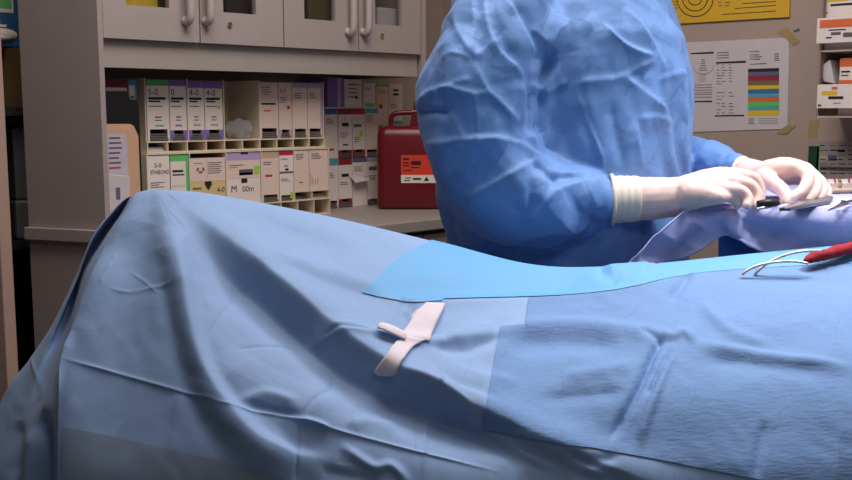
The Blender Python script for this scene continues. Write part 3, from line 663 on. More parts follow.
tapebit([(776, 133), (787, 125), (796, 125), (786, 134)], 'yellowed tape strip at the bottom right corner of white chart')
tapebit([(809, 120), (819, 120), (817, 139), (808, 137)], 'yellowed tape strip below the wall organizer', .0008)
mb = MB(); mb.prism([atX(a, b, XW-.0008) for a, b in ((793, 31), (799, 28), (800, 30.5), (794, 32.5))], (-.0004, 0, 0), M_greyink); tag(mb.build('tape_scrap', None), 'small grey tape scrap right of the yellow poster', 'tape')
# wall organizer at the right edge
XO = 2.80
oy = lambda px, py=60: atX(px, py, XO).y
def oz(py, px=835): return atX(px, py, XO).z
ya, yb = oy(818.5), oy(818.5)-.30
t = thing('wall_organizer', ((XO+XW)/2, (ya+yb)/2, oz(116)), 'grey wall organizer with shelves of boxes at the right edge', 'organizer')
mb = MB(); mb.box(XO, XW-.001, ya-.006, ya, oz(117.5), oz(-70), mat('organizer_grey', (150, 132, 124), .6)); mb.box(XO, XW-.001, yb, yb+.006, oz(117.5), oz(-70), MATS['organizer_grey']); mb.box(XW-.006, XW-.001, yb, ya, oz(117.5), oz(-70), MATS['organizer_grey']); mb.build('frame', t)
shz = [(oz(117.5), oz(116)), (oz(51.5), oz(50)), (oz(-12), oz(-13.5))]
for a, b in shz:
    mb = MB(); mb.box(XO-.002, XW-.006, yb+.006, ya-.006, a, b, M_cream); mb.build('shelf', t)
def obox(name, pa, top, z0, wid, label, X, dep, body, bars=(), band=None):
    y1 = atX(pa, top+5, X).y; y0 = y1-wid; z1 = atX(pa+8, top, X).z; z0 += .0006
    t = thing(name, (X+dep/2, (y0+y1)/2, z0), label, 'box', 'boxes in the wall organizer')
    m = MB(); m.box(X, X+dep, y0, y1, z0, z1, body); m.build('carton', t, bevel=.001)
    m = MB(); xx = X-.0006; H = z1-z0
    for (u0, v0, u1, v1, mt) in bars: m.add([(xx, y1-wid*u0, z0+H*v0), (xx, y1-wid*u1, z0+H*v0), (xx, y1-wid*u1, z0+H*v1), (xx, y1-wid*u0, z0+H*v1)], [(3, 2, 1, 0)], mt)
    m.build('printed_label', t); return z1
lipz = oz(42)-oz(50)
# shelf 1 (lower): white box with yellow print in front row, leaning pack and orange box behind
z_in = shz[0][1]
mb = MB(); mb.box(XO-.002, XO+.001, yb+.006, ya-.006, shz[0][1], shz[0][1]+.004, M_cream)
obox('supply_box', 817.2, 84.5, oz(108.5), .135, 'white box with yellow bar and arrow, front of the lower organizer shelf', XO-.022, .02, M_white, [(.1, .55, .42, .72, M_yel), (.24, .38, .55, .5, M_ink), (.3, .78, .42, .9, M_orange), (.03, .08, .1, .16, M_ink), (.35, .2, .5, .23, M_greyink)])
obox('supply_box', 840, 58, z_in, .10, 'white box with orange base and top, back of the lower organizer shelf', XO+.02, .10, M_white, [(0, .85, 1, 1, M_orange), (0, .45, 1, .62, M_orange), (.05, .75, .3, .78, M_ink), (.05, .69, .25, .71, M_ink)])
y1 = atX(820, 68, XO+.02).y
mb = MB(); zt_ = atX(826, 59, XO+.02).z
mb.prism([(XO+.02, y1-.012, zt_-.062), (XO+.02, y1-.045, zt_-.07), (XO+.02, y1-.027, zt_-.002), (XO+.02, y1+.004-.006, zt_-.02)], (.09, 0, 0), M_paper)
tag(mb.build('leaning_pack', None, bevel=.002), 'white pack leaning left inside the lower organizer shelf', 'pack')
# shelf 2 (upper)
obox('supply_box', 817, 18, oz(43.5), .135, 'white box with orange band, front of the upper organizer shelf', XO-.022, .02, M_white, [(.06, .60, .95, .92, M_orange), (.25, .48, .6, .53, M_ink), (.3, .3, .5, .42, M_greyink), (.2, .18, .32, .24, M_ink), (.55, .2, .8, .38, M_greyink)])
obox('supply_box', 822, -6, shz[1][1], .125, 'tall white box with yellow bar at the top of the wall organizer', XO+.02, .11, M_white, [(.12, .86, .62, .92, M_yel), (.2, .78, .7, .82, M_ink), (.05, .66, .15, .68, M_ink)])
# chart with dark green edge below
t = thing('label_chart', atX(830, 158, XW-.02), 'grey label chart with dark green edge below the wall organizer', 'chart')
mb = MB(); P = [atX(808.5, 141, 2.93), atX(808.5, 215, 2.93)]; yA = P[0].y; yB = yA-.26; zA, zB = P[0].z, P[1].z
mb.box(2.93, XW-.001, yB, yA, zB, zA, mat('chart_grey', (160, 152, 150), .6)); mb.build('board', t)
mb = MB(); X_ = 2.9294
def CQ(a, b, c, d, mt): y0 = atX(a, b, X_).y; y1 = atX(c, d, X_).y; mb.add([(X_, y0, atX(a, d, X_).z), (X_, y1, atX(a, d, X_).z), (X_, y1, atX(a, b, X_).z), (X_, y0, atX(a, b, X_).z)], [(3, 2, 1, 0)], mt)
CQ(808.7, 146, 817.3, 190, M_dgreen); CQ(817.3, 146, 818, 190, M_green)
CQ(820, 155, 828, 160.5, M_tan); CQ(828, 155, 836.5, 160.5, M_slate)
for k in range(7):
    for x_ in (820, 830, 838.5, 848):
        if (k, x_) not in ((2, 820), (2, 830)): CQ(x_, 145+k*4.6, x_+random.uniform(4, 8), 146+k*4.6, random.choice([M_ink, M_greyink, M_brownink]))
CQ(838, 149.5, 845, 152, M_dark); CQ(820, 166, 852, 170, M_greyink)
mb.build('printing', t)
# ================================================================== operating table drape
def V3(v): return np.array([v.x, v.y, v.z])
COLS = [
 [(131,197.5,1.67),(112,212,1.67),(92,238,1.66),(75,275,1.65),(52,322,1.63),(25,362,1.61),(0,396,1.59),(-30,470,1.56),(-60,560,1.53)],
 [(131.5,196.5,1.655),(112,213,1.65),(92,240,1.635),(77,280,1.615),(55,330,1.59),(34,378,1.55),(18,425,1.51),(6,480,1.47),(-5,560,1.44)],
 [(132.5,196,1.65),(118,215,1.685),(97,243,1.70),(80,269,1.70),(74,297,1.66),(64,337,1.58),(52,382,1.50),(47,430,1.44),(45,560,1.38)],
 [(135,194.5,1.645),(121.5,216,1.615),(105,244,1.585),(91,274,1.54),(76,317,1.485),(64.5,358,1.435),(61,410,1.385),(59.5,480,1.345),(59,560,1.31)],
 [(138,192.5,1.635),(124.5,218,1.58),(109,246,1.54),(95,277,1.495),(80,320,1.45),(67,360,1.415),(63,410,1.372),(62,480,1.328),(62,560,1.30)],
 [(150,190,1.63),(148,222,1.56),(145,262,1.51),(140,300,1.465),(135,340,1.425),(130,378,1.39),(126,425,1.35),(122,480,1.31),(120,560,1.28)],
 [(166,190.5,1.62),(174,228,1.535),(182,268,1.475),(190,308,1.43),(200,348,1.39),(214,390,1.35),(236,430,1.315),(258,480,1.285),(280,560,1.255)],
 [(200,193,1.63),(212,235,1.55),(224,275,1.49),(238,315,1.44),(253,355,1.395),(273,400,1.35),(292,440,1.315),(312,480,1.29),(340,560,1.26)],
 [(260,203,1.67),(272,240,1.58),(285,278,1.51),(300,318,1.45),(316,358,1.40),(335,400,1.355),(352,440,1.32),(370,480,1.295),(390,560,1.27)],
 [(340,219,1.72),(350,250,1.63),(360,285,1.55),(372,322,1.48),(386,360,1.42),(402,400,1.37),(415,440,1.33),(428,480,1.305),(440,560,1.28)],
 [(440,243,1.76),(444,268,1.68),(448,297,1.60),(453,328,1.53),(460,362,1.46),(468,400,1.40),(475,440,1.36),(482,480,1.33),(490,560,1.30)],
 [(540,266.5,1.77),(541,283,1.71),(543,305,1.64),(546,333,1.57),(550,365,1.50),(555,400,1.44),(558,440,1.395),(562,480,1.365),(566,560,1.33)],
 [(640,265.5,1.78),(641,282,1.71),(643,303,1.64),(646,330,1.57),(650,362,1.50),(654,400,1.44),(657,440,1.40),(660,480,1.37),(662,560,1.34)],
 [(740,256,1.80),(741,274,1.73),(743,298,1.65),(746,328,1.57),(750,362,1.50),(753,400,1.445),(756,440,1.405),(758,480,1.375),(760,560,1.345)],
 [(852,245.5,1.82),(852,266,1.76),(852,292,1.67),(853,325,1.58),(854,362,1.505),(855,400,1.45),(856,440,1.41),(857,480,1.38),(858,560,1.35)],
 [(960,238,1.83),(960,262,1.78),(960,290,1.69),(961,325,1.59),(962,362,1.51),(963,400,1.455),(964,440,1.415),(965,480,1.385),(966,560,1.355)],
]
grid = []
Fn, Zn = V3(FV), np.array([0, 0, 1.0])
for col in COLS:
    P = [V3(atd(*c)) for c in col]; p = P[0]; q = P[-1]
    back = [p+Fn*.07+Zn*(.35-p[2]), p+Fn*.066-Zn*.14, p+Fn*.045-Zn*.035]
    fl = q.copy(); fl[2] = .03; fl = fl-Fn*.02
    md = (q+fl)/2-Fn*.02
    grid.append(back+P+[md, fl])
grid[0] = [g+Fn*.02 for g in grid[0]]
extra = [g+Fn*.10+V3(RV)*.03 for g in grid[0]]
grid = np.array([extra]+grid)                       # columns x rows x 3
# column spacing follows image distance so the mesh is even
wts = [5, 6, 8, 7, 5, 11, 12, 16, 20, 24, 28, 28, 28, 28, 26, 22]
def cols_resample(G):
    out = []
    N = len(G)
    for i in range(N-1):
        n = int(wts[i]*2.2)
        u = np.linspace(0, 1, n, endpoint=False).reshape(-1, 1, 1)
        p0, p1, p2, p3 = G[max(i-1, 0)], G[i], G[i+1], G[min(i+2, N-1)]
        out.append(0.5*((2*p1)+(-p0+p2)*u+(2*p0-5*p1+4*p2-p3)*u*u+(-p0+3*p1-3*p2+p3)*u**3))
    out.append(G[-1:]); return np.concatenate(out)
G1 = cols_resample(grid)
rowsn = [5, 6, 12]+[36]*7+[30, 10, 8]
def rows_resample(G):
    N = G.shape[1]; out = []
    for i in range(N-1):
        u = np.linspace(0, 1, rowsn[i], endpoint=False).reshape(1, -1, 1)
        p0, p1, p2, p3 = G[:, max(i-1, 0):max(i-1, 0)+1], G[:, i:i+1], G[:, i+1:i+2], G[:, min(i+2, N-1):min(i+2, N-1)+1]
        out.append(0.5*((2*p1)+(-p0+p2)*u+(2*p0-5*p1+4*p2-p3)*u*u+(-p0+3*p1-3*p2+p3)*u**3))
    out.append(G[:, -1:]); return np.concatenate(out, 1)
G2 = rows_resample(G1)
nu, nv = G2.shape[:2]
mb = MB()
idx = lambda i, j: i*nv+j
mb.add(G2.reshape(-1, 3), [(idx(i, j), idx(i, j+1), idx(i+1, j+1), idx(i+1, j)) for i in range(nu-1) for j in range(nv-1)], M_drape)
drape = mb.build('surgical_drape', smooth=True)
tag(drape, 'pale blue surgical drape hanging over the operating table in the foreground', 'drape')
co, no = get_vn(drape)
camv = np.array([0, 0, CAMZ])-co; camv /= np.linalg.norm(camv, axis=1, keepdims=True)
if np.mean(np.sum(no[nv*20:]*camv[nv*20:], 1)) < 0:
    drape.data.flip_normals(); co, no = get_vn(drape)
px, py = project(co)
DF = [
 # big soft ridges and hollows (pixels: left-width / right-width of travel direction)
 ([(184,205),(194,212),(209,226),(240,252),(280,285),(318,318),(352,345),(395,372),(440,395),(490,418),(540,440),(600,462),(660,485)], 24, 8, .022),
 ([(190,232),(225,268),(262,300),(305,338),(345,372),(395,398),(450,420),(510,444)], 11, 26, -.026),
 ([(168,225),(180,265),(190,318),(202,362),(222,398),(255,436),(290,455),(330,462)], 8, 20, .015),
 ([(160,250),(170,310),(180,360),(196,410),(225,455)], 18, 10, -.007),
 ([(230,345),(262,390),(300,405),(345,400)], 26, 26, .007),
 ([(200,195),(250,213),(310,240),(352,262)], 12, 18, -.006),
 ([(215,200),(300,222),(380,255)], 10, 10, .003),
 ([(255,262),(300,275),(350,290),(400,305)], 8, 16, -.006),
 ([(262,256),(310,266),(360,282),(410,299),(440,300)], 7, 9, .004),
 ([(390,300),(430,301),(480,299),(530,298),(600,293),(650,284),(700,275)], 6, 7, .0045),
 ([(362,288),(420,292),(480,290),(540,288),(600,282)], 9, 7, -.006),
 ([(440,243),(500,260),(560,274),(600,276)], 14, 16, -.004),
 ([(600,266),(618,262),(640,263),(655,270)], 9, 14, .010),
 ([(596,270),(606,276),(618,286)], 6, 6, -.004),
 # panel folds, right
 ([(500,331),(540,327),(590,327),(640,333),(670,335)], 7, 10, 0.0105),
 ([(505,345),(560,342),(620,347)], 9, 12, -0.0075),
 ([(668,335),(655,352),(643,380),(625,415),(610,442)], 4, 5, -0.0120),
 ([(676,345),(664,368),(655,392),(642,430),(640,450)], 5, 4, 0.0075),
 ([(672,350),(656,380),(648,398)], 3, 3, -0.0090),
 ([(660,333),(672,338),(684,334),(695,345)], 4, 4, 0.0075),
 ([(640,330),(655,338),(664,345)], 3, 4, -0.0075),
 ([(700,300),(715,318),(735,335),(770,345)], 5, 6, 0.0060),
 ([(668,300),(682,285),(690,272)], 5, 5, -0.0075),
 ([(690,345),(740,352),(790,360),(852,368)], 4, 7, 0.0075),
 ([(700,358),(760,365),(830,374)], 7, 10, -0.0045),
 ([(765,420),(760,450),(755,480)], 4, 5, -0.0045),
 ([(560,380),(600,372),(640,365)], 6, 8, 0.0045),
 ([(540,400),(590,395),(630,392)], 6, 9, -0.0045),
 # around the strap
 ([(300,340),(340,336),(380,340),(420,343),(470,338),(520,331)], 6, 4, .005),
 ([(322,335),(345,336),(372,338)], 2, 2, -.004),
 ([(430,345),(455,350),(480,345),(505,335)], 5, 6, -.006),
 ([(445,340),(470,330),(495,326)], 5, 7, .005),
 ([(400,300),(412,310),(406,322)], 5, 5, -.005),
 ([(440,360),(460,372),(490,380),(520,384)], 6, 9, .005),
 ([(430,365),(450,386),(485,397),(500,410)], 6, 5, -.005),
 ([(437,350),(437,380),(434,400),(428,440),(422,475)], 2, 3, .003, 'e'),
 ([(380,375),(420,385),(450,402),(480,428),(520,452),(560,470)], 5, 5, .006),
 ([(375,388),(420,398),(455,415),(495,440),(530,462)], 5, 9, -.010),
 ([(500,432),(540,448),(580,466),(610,478)], 4, 6, .006),
 ([(560,455),(590,462),(620,458)], 6, 6, -.005),
 # pressed-in packing creases
 ([(62,358),(110,372),(180,391),(215,400)], 2.2, 2.2, .0030, 'e'),
 ([(205,397),(235,409),(300,421),(345,433),(430,454),(500,472)], 2.2, 2.2, .0035, 'e'),
 ([(236,405),(265,396),(300,404)], 5, 8, .004), ([(245,404),(275,412),(300,416)], 3, 5, -.004),
 ([(182,385),(176,420),(170,460)], 3.5, 3.5, .0016),
 ([(300,420),(298,450),(295,482)], 2, 3, -.0030, 'e'),
 ([(300,421),(315,400),(330,385),(331,368)], 3, 3, -.0030, 'e'),
 ([(300,421),(316,424),(330,430)], 3, 3, .004),
 ([(237,288),(222,312),(205,338)], 2, 2, -.0022, 'e'),
 ([(298,228),(285,243)], 2, 2, -.0015, 'e'),
 ([(108,288),(130,292),(152,288),(175,282)], 2, 2, .0016, 'e'), ([(118,250),(108,268),(98,288)], 2, 2, .0014, 'e'), ([(130,272),(145,282),(158,294)], 2, 2, .0013, 'e'),
 ([(235,350),(265,344),(290,340)], 2, 3, -.0018, 'e'),
 ([(340,445),(372,466),(392,466),(410,485)], 5, 5, .005), ([(320,470),(360,478),(385,480)], 6, 6, -.003),
 ([(345,425),(372,418),(400,425)], 6, 9, .004),
 # left flap
 ([(30,352),(36,375),(46,402)], 2, 2, .0025, 'e'),
 ([(72,330),(62,360),(52,390),(40,425)], 5, 3, .006),
 ([(36,425),(33,450),(30,480),(28,520)], 8, 6, .010),
 ([(47,410),(48,440),(49,480),(49,540)], 4, 4, -.014),
 ([(20,420),(18,450),(15,480)], 6, 8, -.005),
]
vis = np.clip(np.sum(no*camv, 1)*2.5, 0, 1)
D = fold_disp(px, py, DF)*vis
for i in range(len(co)):
    v = Vector(co[i]); D[i] += (noise.noise(v*9)*.0025 + crumple(v, 8, 2.0)*.0065 + crumple(v, 22, 7.0)*.0016)*vis[i]
co += no*D[:, None]; set_v(drape, co)
bvh = BVHTree.FromPolygons([Vector(c) for c in co], [tuple(p.vertices) for p in drape.data.polygons])
def hit(px_, py_, off=.0015):
    v = ray(px_, py_).normalized(); h = bvh.ray_cast(O, v, 5)
    if h[0] is None: return None
    n = h[1] if h[1].dot(v) < 0 else -h[1]
    return h[0] + n*off
def patch(name, top, bot, mt, nx, ny, off, label=None):
    """cloth piece lying on the drape between two outlines"""
    lp = lambda P: np.stack([np.interp(np.linspace(0, len(P)-1, nx), range(len(P)), np.asarray(P, float)[:, k]) for k in (0, 1)], 1)
    T, B = lp(top), lp(bot); vs = []; ok = []
    for i in range(nx):
        t0 = 0.0; over = hit(T[i][0], T[i][1], off) is None
        if over:
            a, b = 0.0, 1.0
            for _ in range(14):
                m_ = (a+b)/2; q = T[i]+(B[i]-T[i])*m_
                if hit(q[0], q[1], off) is None: a = m_
                else: b = m_
            t0 = b
        col = []
        for j in range(ny):
            q = T[i]+(B[i]-T[i])*(t0+(1-t0)*j/(ny-1)); h = hit(q[0], q[1], off); col.append(h)
        if over and col[0] is not None:
            g = col[0]+Vector((0, 0, .0006)); col[0] = g; col = [g+FV*.05-Vector((0, 0, .012))]+col[:-1]
        for h in col: ok.append(h is not None); vs.append(h if h else Vector((0, 0, 0)))
    fs = []
    for i in range(nx-1):
        for j in range(ny-1):
            f = (i*ny+j, i*ny+j+1, (i+1)*ny+j+1, (i+1)*ny+j)
            if all(ok[k] for k in f) and max((vs[f[a]]-vs[f[a-1]]).length for a in range(4)) < .06: fs.append(f)
    used = sorted({k for f in fs for k in f}); mp = {k: n for n, k in enumerate(used)}
    m = MB(); m.add([vs[k] for k in used], [tuple(mp[k] for k in f) for f in fs], mt)
    o = m.build(name, drape, smooth=True)
    if label: o['label'] = label
    return o
patch('cyan_panel', [(362,292),(374,281),(386,269),(400,256.5),(414,249),(428,243),(437,236),(470,243),(500,250),(540,258),(580,262),(606,261),(622,252),(640,252),(660,254),(700,250),(740,246),(800,240),(852,236),(900,233),(940,230)],
      [(362.5,293),(378,297),(393,300),(405,302),(418,302.5),(440,301),(470,300),(500,299),(528,298),(560,296.5),(590,294),(615,291),(640,286),(665,279.5),(700,273.5),(735,270.5),(790,267),(852,264),(900,262),(940,260)], M_cyan, 260, 36, .0016, 'bright cyan inner panel of the drape')
EDGE_T = [(528,298),(560,296.5),(590,294),(615,291),(640,286),(665,279.5),(700,273.5),(735,270.5),(790,267),(852,264),(900,262),(940,260)]
patch('absorbent_panel', [(500,327),(527,324.5),(528.5,298.3)]+EDGE_T[1:], [(482,428.5),(509,434),(511,434.6),(566,445),(592,448),(625,454),(660,460),(700,468),(740,476),(790,486),(852,499),(900,508),(940,515)], M_reinf, 220, 120, .0017, 'darker textured blue absorbent panel')
patch('hem_panel', [(63,427),(100,434),(140,443),(180,452),(220,461),(260,472),(300,484),(350,503)], [(62,545),(100,545),(140,545),(180,545),(220,545),(260,545),(300,545),(350,545)], M_hem, 90, 60, .0014, 'greyish lower panel of the drape')
def ribbon(name, A, B, mt, n, off, lift=0.0, ny=8):
    a, b = catmull(A, n), catmull(B, n); vs = []; nrm_ = []
    for i in range(n):
        for j in range(ny):
            q = a[i]+(b[i]-a[i])*j/(ny-1); h = hit(q[0], q[1], off+lift*math.sin(math.pi*i/(n-1))); vs.append(h)
    fs = [(i*ny+j, i*ny+j+1, (i+1)*ny+j+1, (i+1)*ny+j) for i in range(n-1) for j in range(ny-1)]
    m = MB(); m.add(vs, fs, mt); return m
st = ribbon('s', [(425.5,303),(416,315),(408,326),(399,339)], [(444.5,304.5),(440,316),(434,329),(429,342)], M_strap, 24, .003, .006).build('strap', drape, smooth=True)
st['label'] = 'white hook-and-loop strap'
lo = ribbon('s', [(402,337),(393,346),(385,358),(377,369),(376,372.5),(380,375.5)], [(423,341),(412,349),(403,361),(398,371),(395,375),(390,375.8)], M_strap, 26, .0045, .003).build('strap_end', st, smooth=True)
tb = ribbon('s', [(376,331),(378,329.5),(390,332.5),(404,337)], [(376.5,331.5),(379,333),(391,338),(403,342)], M_strap, 16, .006, .004, 5).build('strap_tab', st, smooth=True)
for o in (st, lo, tb):
    sd = o.modifiers.new('thickness', 'SOLIDIFY'); sd.thickness = .0018; sd.offset = 1
# ------------------------------------------------------------------ red gauze and steel forceps on the drape
def onD(px_, py_, up): h = hit(px_, py_, 0.0); return h + Vector((0, 0, up))
rg = MB(); K = [(804,260.5,.010,.003),(810,258.5,.012,.0075),(820,256,.014,.0105),(834,252.5,.015,.0105),(852,247.5,.016,.0105),(872,242,.016,.011),(888,238,.014,.009)]
base = [onD(x, y+6, 0) for x, y, u, r in K]
d0 = 1.733
pts = [atd(x, y, d0+.0009*(x-800)) for x, y, u, r in K]; rad = [r for *_, r in K]
PP = catmull([tuple(p) for p in pts], 40); RR = catmull([[r] for r in rad], 40)[:, 0]
rg.tube([Vector(p) for p in PP], list(RR), M_gauze, 20)
o = rg.build('red_gauze', smooth=True); co_, no_ = get_vn(o)
for i in range(len(co_)):
    v = Vector(co_[i]); co_[i] += no_[i]*(noise.noise(v*60)*.003+noise.noise(v*160)*.0012)
set_v(o, co_); tag(o, 'crumpled red gauze roll held by steel wires, lying on the drape', 'gauze')
fc = MB()
w1 = [(742,274.5),(747,270.5),(755,266.5),(768,263.2),(782,261.6),(796,261.6),(808,263.5)]
w2 = [(754.5,274.5),(760,269),(768,263),(780,257),(793,253),(806,251),(822,250.5)]
def dd(x, y, k):
    h = hit(x, y, 0.0); return min(1.714+k, 9)
fc.tube([Vector(p) for p in catmull([tuple(atd(x, y, dd(x, y, -.004))) for x, y in w1], 40)], .0024, mat('satin_steel', (205, 200, 196), .38, metal=1.0), 10)
f1 = fc.build('steel_forceps', smooth=True); tag(f1, 'front curved steel wire arm crossing on the drape left of red gauze', 'forceps', 'steel wire arms by the red gauze')
fc = MB(); fc.tube([Vector(p) for p in catmull([tuple(atd(x, y, dd(x, y, .004))) for x, y in w2], 40)], .0024, mat('satin_steel', (205, 200, 196), .38, metal=1.0), 10)
f2 = fc.build('steel_forceps', smooth=True); tag(f2, 'rear higher curved steel wire arm running behind the red gauze', 'forceps', 'steel wire arms by the red gauze')
# ================================================================== instrument table
ZT = 1.064
t = thing('instrument_table', FR(1.05, 2.3, 0), 'instrument table under blue covers, beneath the gloved hands', 'table')
TOP = [(.53, 1.95), (1.75, 1.95), (1.75, 2.36), (1.43, 2.68), (.81, 2.68), (.69, 2.40), (.64, 2.15)]
mb = MB(); mb.prism([FR(r, d, ZT-.035) for r, d in TOP], (0, 0, .025), M_steel); mb.build('table_top', t)
for r, d in ((.66, 2.02), (1.68, 2.02), (1.44, 2.58), (.90, 2.60)):
    mb = MB(); mb.tube([FR(r, d, .001), FR(r, d, ZT-.035)], .014, M_steel, 12); mb.build('leg', t)
# deep blue cover hanging below the towel
nuc, nvc = 90, 24; mb = MB(); vs = []
for i in range(nuc):
    u = i/(nuc-1); r = .562+u*1.18
    for j in range(nvc):
        v = j/(nvc-1); z = ZT-.006-v*(.10+.22*min(1, max(0, (u-.02)*9)))
        d = 1.945+.012*math.sin(u*70)*v-.01*v; vs.append(FR(r, d, z))
mb.add(vs, [(i*nvc+j, i*nvc+j+1, (i+1)*nvc+j+1, (i+1)*nvc+j) for i in range(nuc-1) for j in range(nvc-1)], M_dkblue)
tag(mb.build('under_cover', t, smooth=True), 'deep blue under cover hanging in front')
# lilac towel over the top: flat top + front overhang with a hem that follows the photo
HEM = [(626,266),(634,266),(650,265),(664,262.5),(690,256),(706,247),(718,238.5),(727,235.5),(736,239),(748,247),(762,252.5),(780,254.5),(810,253.5),(852,250.5),(960,246)]
TPE = [(689,206.5),(690,206),(692,205.5),(695,205.5),(702,206),(710,206.3),(716,206.5),(722,206.8),(728,207),(736,207.2),(746,207.5),(770,207.9),(852,208.2),(960,208.4)]
nT = 150; HE, TE = catmull(HEM, nT), catmull(TPE, nT); nF, nB = 30, 34
rows_ = []
for i in range(nT):
    u = i/(nT-1); row = []
    e = atZ(TE[i][0], TE[i][1], ZT); ed = e.dot(FV); er = e.dot(RV)
    h = atd(HE[i][0], HE[i][1], ed-np.interp(HE[i][0], [750, 800], [.014, .004])-.045*math.exp(-((HE[i][0]-636)/30)**2)); hr = h.dot(RV)
    far = 2.69; fr = er if er > .83 else (er+(.83-er)*min(1, 1)) 
    for j in range(nB):                                   # top, back to front
        v = j/(nB-1); d = far+(ed-far)*v
        r = fr+(er-fr)*v
        lim = np.interp(d, [1.9, 2.15, 2.27, 2.42, 2.70], [.49, .63, .695, .72, .80]); r = max(r, lim+.02*u)
        row.append(FR(r, d, ZT+.0005))
    for j in range(1, nF):                                # overhang
        v = j/(nF-1); c = min(1, v*3.2)
        p = e.lerp(h, v); bulge = np.interp(HE[i][0], [750, 800], [.018, .012])*math.sin(math.pi*min(1, v*1.1))
        p = p - FV*bulge*(1-.3*v) + Vector((0, 0, .012*math.sin(math.pi*v)))
        row.append(p)
    rows_.append(row)
nR = nB+nF-1; mb = MB(); mb.add([p for r in rows_ for p in r], [(i*nR+j, i*nR+j+1, (i+1)*nR+j+1, (i+1)*nR+j) for i in range(nT-1) for j in range(nR-1)], M_towel)
tw = mb.build('table_towel', smooth=True)
co_, no_ = get_vn(tw); cv = np.array([0, 0, CAMZ])-co_; cv /= np.linalg.norm(cv, axis=1, keepdims=True)
if np.mean(no_[:, 2]) < 0: tw.data.flip_normals(); co_, no_ = get_vn(tw)
tx, ty = project(co_)
TF = [([(700,212),(688,228),(668,250)], 10, 10, .010), ([(700,225),(690,240),(676,252)], 7, 9, -.012), ([(662,235),(652,250),(640,262)], 7, 7, -.007),
      ([(664,234),(684,243),(704,250)], 2, 2, .003, 'e'), ([(720,215),(730,225),(742,238),(762,252)], 8, 6, .012), ([(735,222),(770,232),(800,238)], 10, 12, -.014),
      ([(760,218),(800,221),(840,222)], 8, 9, .004), ([(650,228),(642,245),(634,262)], 4, 4, .006), ([(735,238),(750,248),(765,254)], 2, 2, .003, 'e')]
frontm = np.array([1.0 if (k % nR) > nB+2 else 0.0 for k in range(len(co_))])
dT = fold_disp(tx, ty, TF)*frontm
for i in range(len(co_)):
    v = Vector(co_[i]); dT[i] += (noise.noise(v*14)*.004*frontm[i] + abs(noise.noise(v*30))*.0008)
co_ += no_*dT[:, None]; set_v(tw, co_)
sd = tw.modifiers.new('thickness', 'SOLIDIFY'); sd.thickness = .002; sd.offset = 1
tag(tw, 'lilac-blue towel covering the instrument table under the gloved hands', 'towel')
ZS = ZT+.0045
# instruments on the towel
def tp(px_, py_, up=0.0): p = atZ(px_, py_, ZS+up); return p
t = thing('retractor', tp(805, 205), 'broad flat steel instrument lying under the fingers of the far glove', 'instrument')
mb = MB(); mb.prism([tp(779, 211), tp(790, 211), tp(830, 203.5), tp(833, 199.5), tp(828, 197.5), tp(812, 199.5)], (0, 0, .006), mat('dull_steel', (120, 122, 130), .4, metal=.7)); mb.build('blade', t, bevel=.001)
mb = MB(); mb.prism([tp(783, 208, .0062), tp(786, 209, .0062), tp(806, 203.5, .0062), tp(804, 202, .0062)], (0, 0, .0015), M_steel); mb.build('ratchet', t)
t = thing('surgical_scissors', tp(840, 205), 'steel scissors at the right edge of the blue towel', 'instrument')
mb = MB(); mb.tube([tp(829, 210, .004), tp(841, 205.5, .005), tp(858, 201, .005), tp(880, 196, .004)], [.0012, .003, .0035, .003], M_steel, 8); mb.build('arm', t)
mb = MB(); mb.tube([tp(831, 209, .007), tp(843, 203, .008), tp(862, 199.5, .008), tp(884, 198, .007)], [.0012, .003, .0035, .003], M_steel, 8); mb.build('arm', t)
mb = MB(); p = tp(843, 204, .0045); mb.tube([p, p+Vector((0, 0, .007))], .004, M_chrome, 12); mb.build('pivot', t)
for k, (a, b, c, d_, lab) in enumerate(((757, 209, 776, 206, 'nearest small steel clamp on the towel between the two gloves'), (759, 206, 781, 203.5, 'middle small steel clamp on the towel between the two gloves'), (762, 203.5, 784, 201.5, 'farthest small steel clamp on the towel between the two gloves'))):
    mb = MB(); mb.tube([tp(a, b, .003), tp((a+c)/2, (b+d_)/2-.4, .0045), tp(c, d_, .003)], [.0015, .0032, .002], M_steel, 8); tag(mb.build('small_clamp', None, smooth=True), lab, 'instrument', 'small clamps between the gloves')
t = thing('instrument_tray', tp(850, 186), 'shallow tan tray of packets at the back of the blue towel', 'tray')
mb = MB(); A, B, Cc, Dd = tp(826, 193.5), tp(900, 191), tp(900, 182), tp(822, 183.5)
mb.prism([A, B, Cc, Dd], (0, 0, .003), M_tan); mb.build('tray_floor', t)
mb = MB()
for p, q in ((A, B), (B, Cc), (Cc, Dd), (Dd, A)): mb.tube([p+Vector((0, 0, .006)), q+Vector((0, 0, .006))], .004, M_tan, 8)
mb.build('tray_rim', t)
for k, (x0, x1) in enumerate(((828, 838), (842, 852), (856, 866))):
    mb = MB(); a, b, c, d_ = tp(x0, 189.5, .0046), tp(x1, 189, .0046), tp(x1-1, 184.5, .0046), tp(x0-1, 185, .0046)
    mb.prism([a, b, c, d_], (0, 0, .014), M_paper); m2 = MB(); e1, e2, e3, e4 = a.lerp(b, .62), a.lerp(b, .82), d_.lerp(c, .82), d_.lerp(c, .62)
    m2.prism([e1+Vector((0, 0, .0142)), e2+Vector((0, 0, .0142)), e3+Vector((0, 0, .0142)), e4+Vector((0, 0, .0142))], (0, 0, .001), M_redink)
    pk = mb.build('sterile_packet', None, bevel=.001); m2.build('red_stripe', pk)
    tag(pk, ('leftmost white packet with red stripe in the tan tray', 'second white packet from left in the tan tray', 'third white packet from left in the tan tray')[k], 'packet', 'packets in the tray')
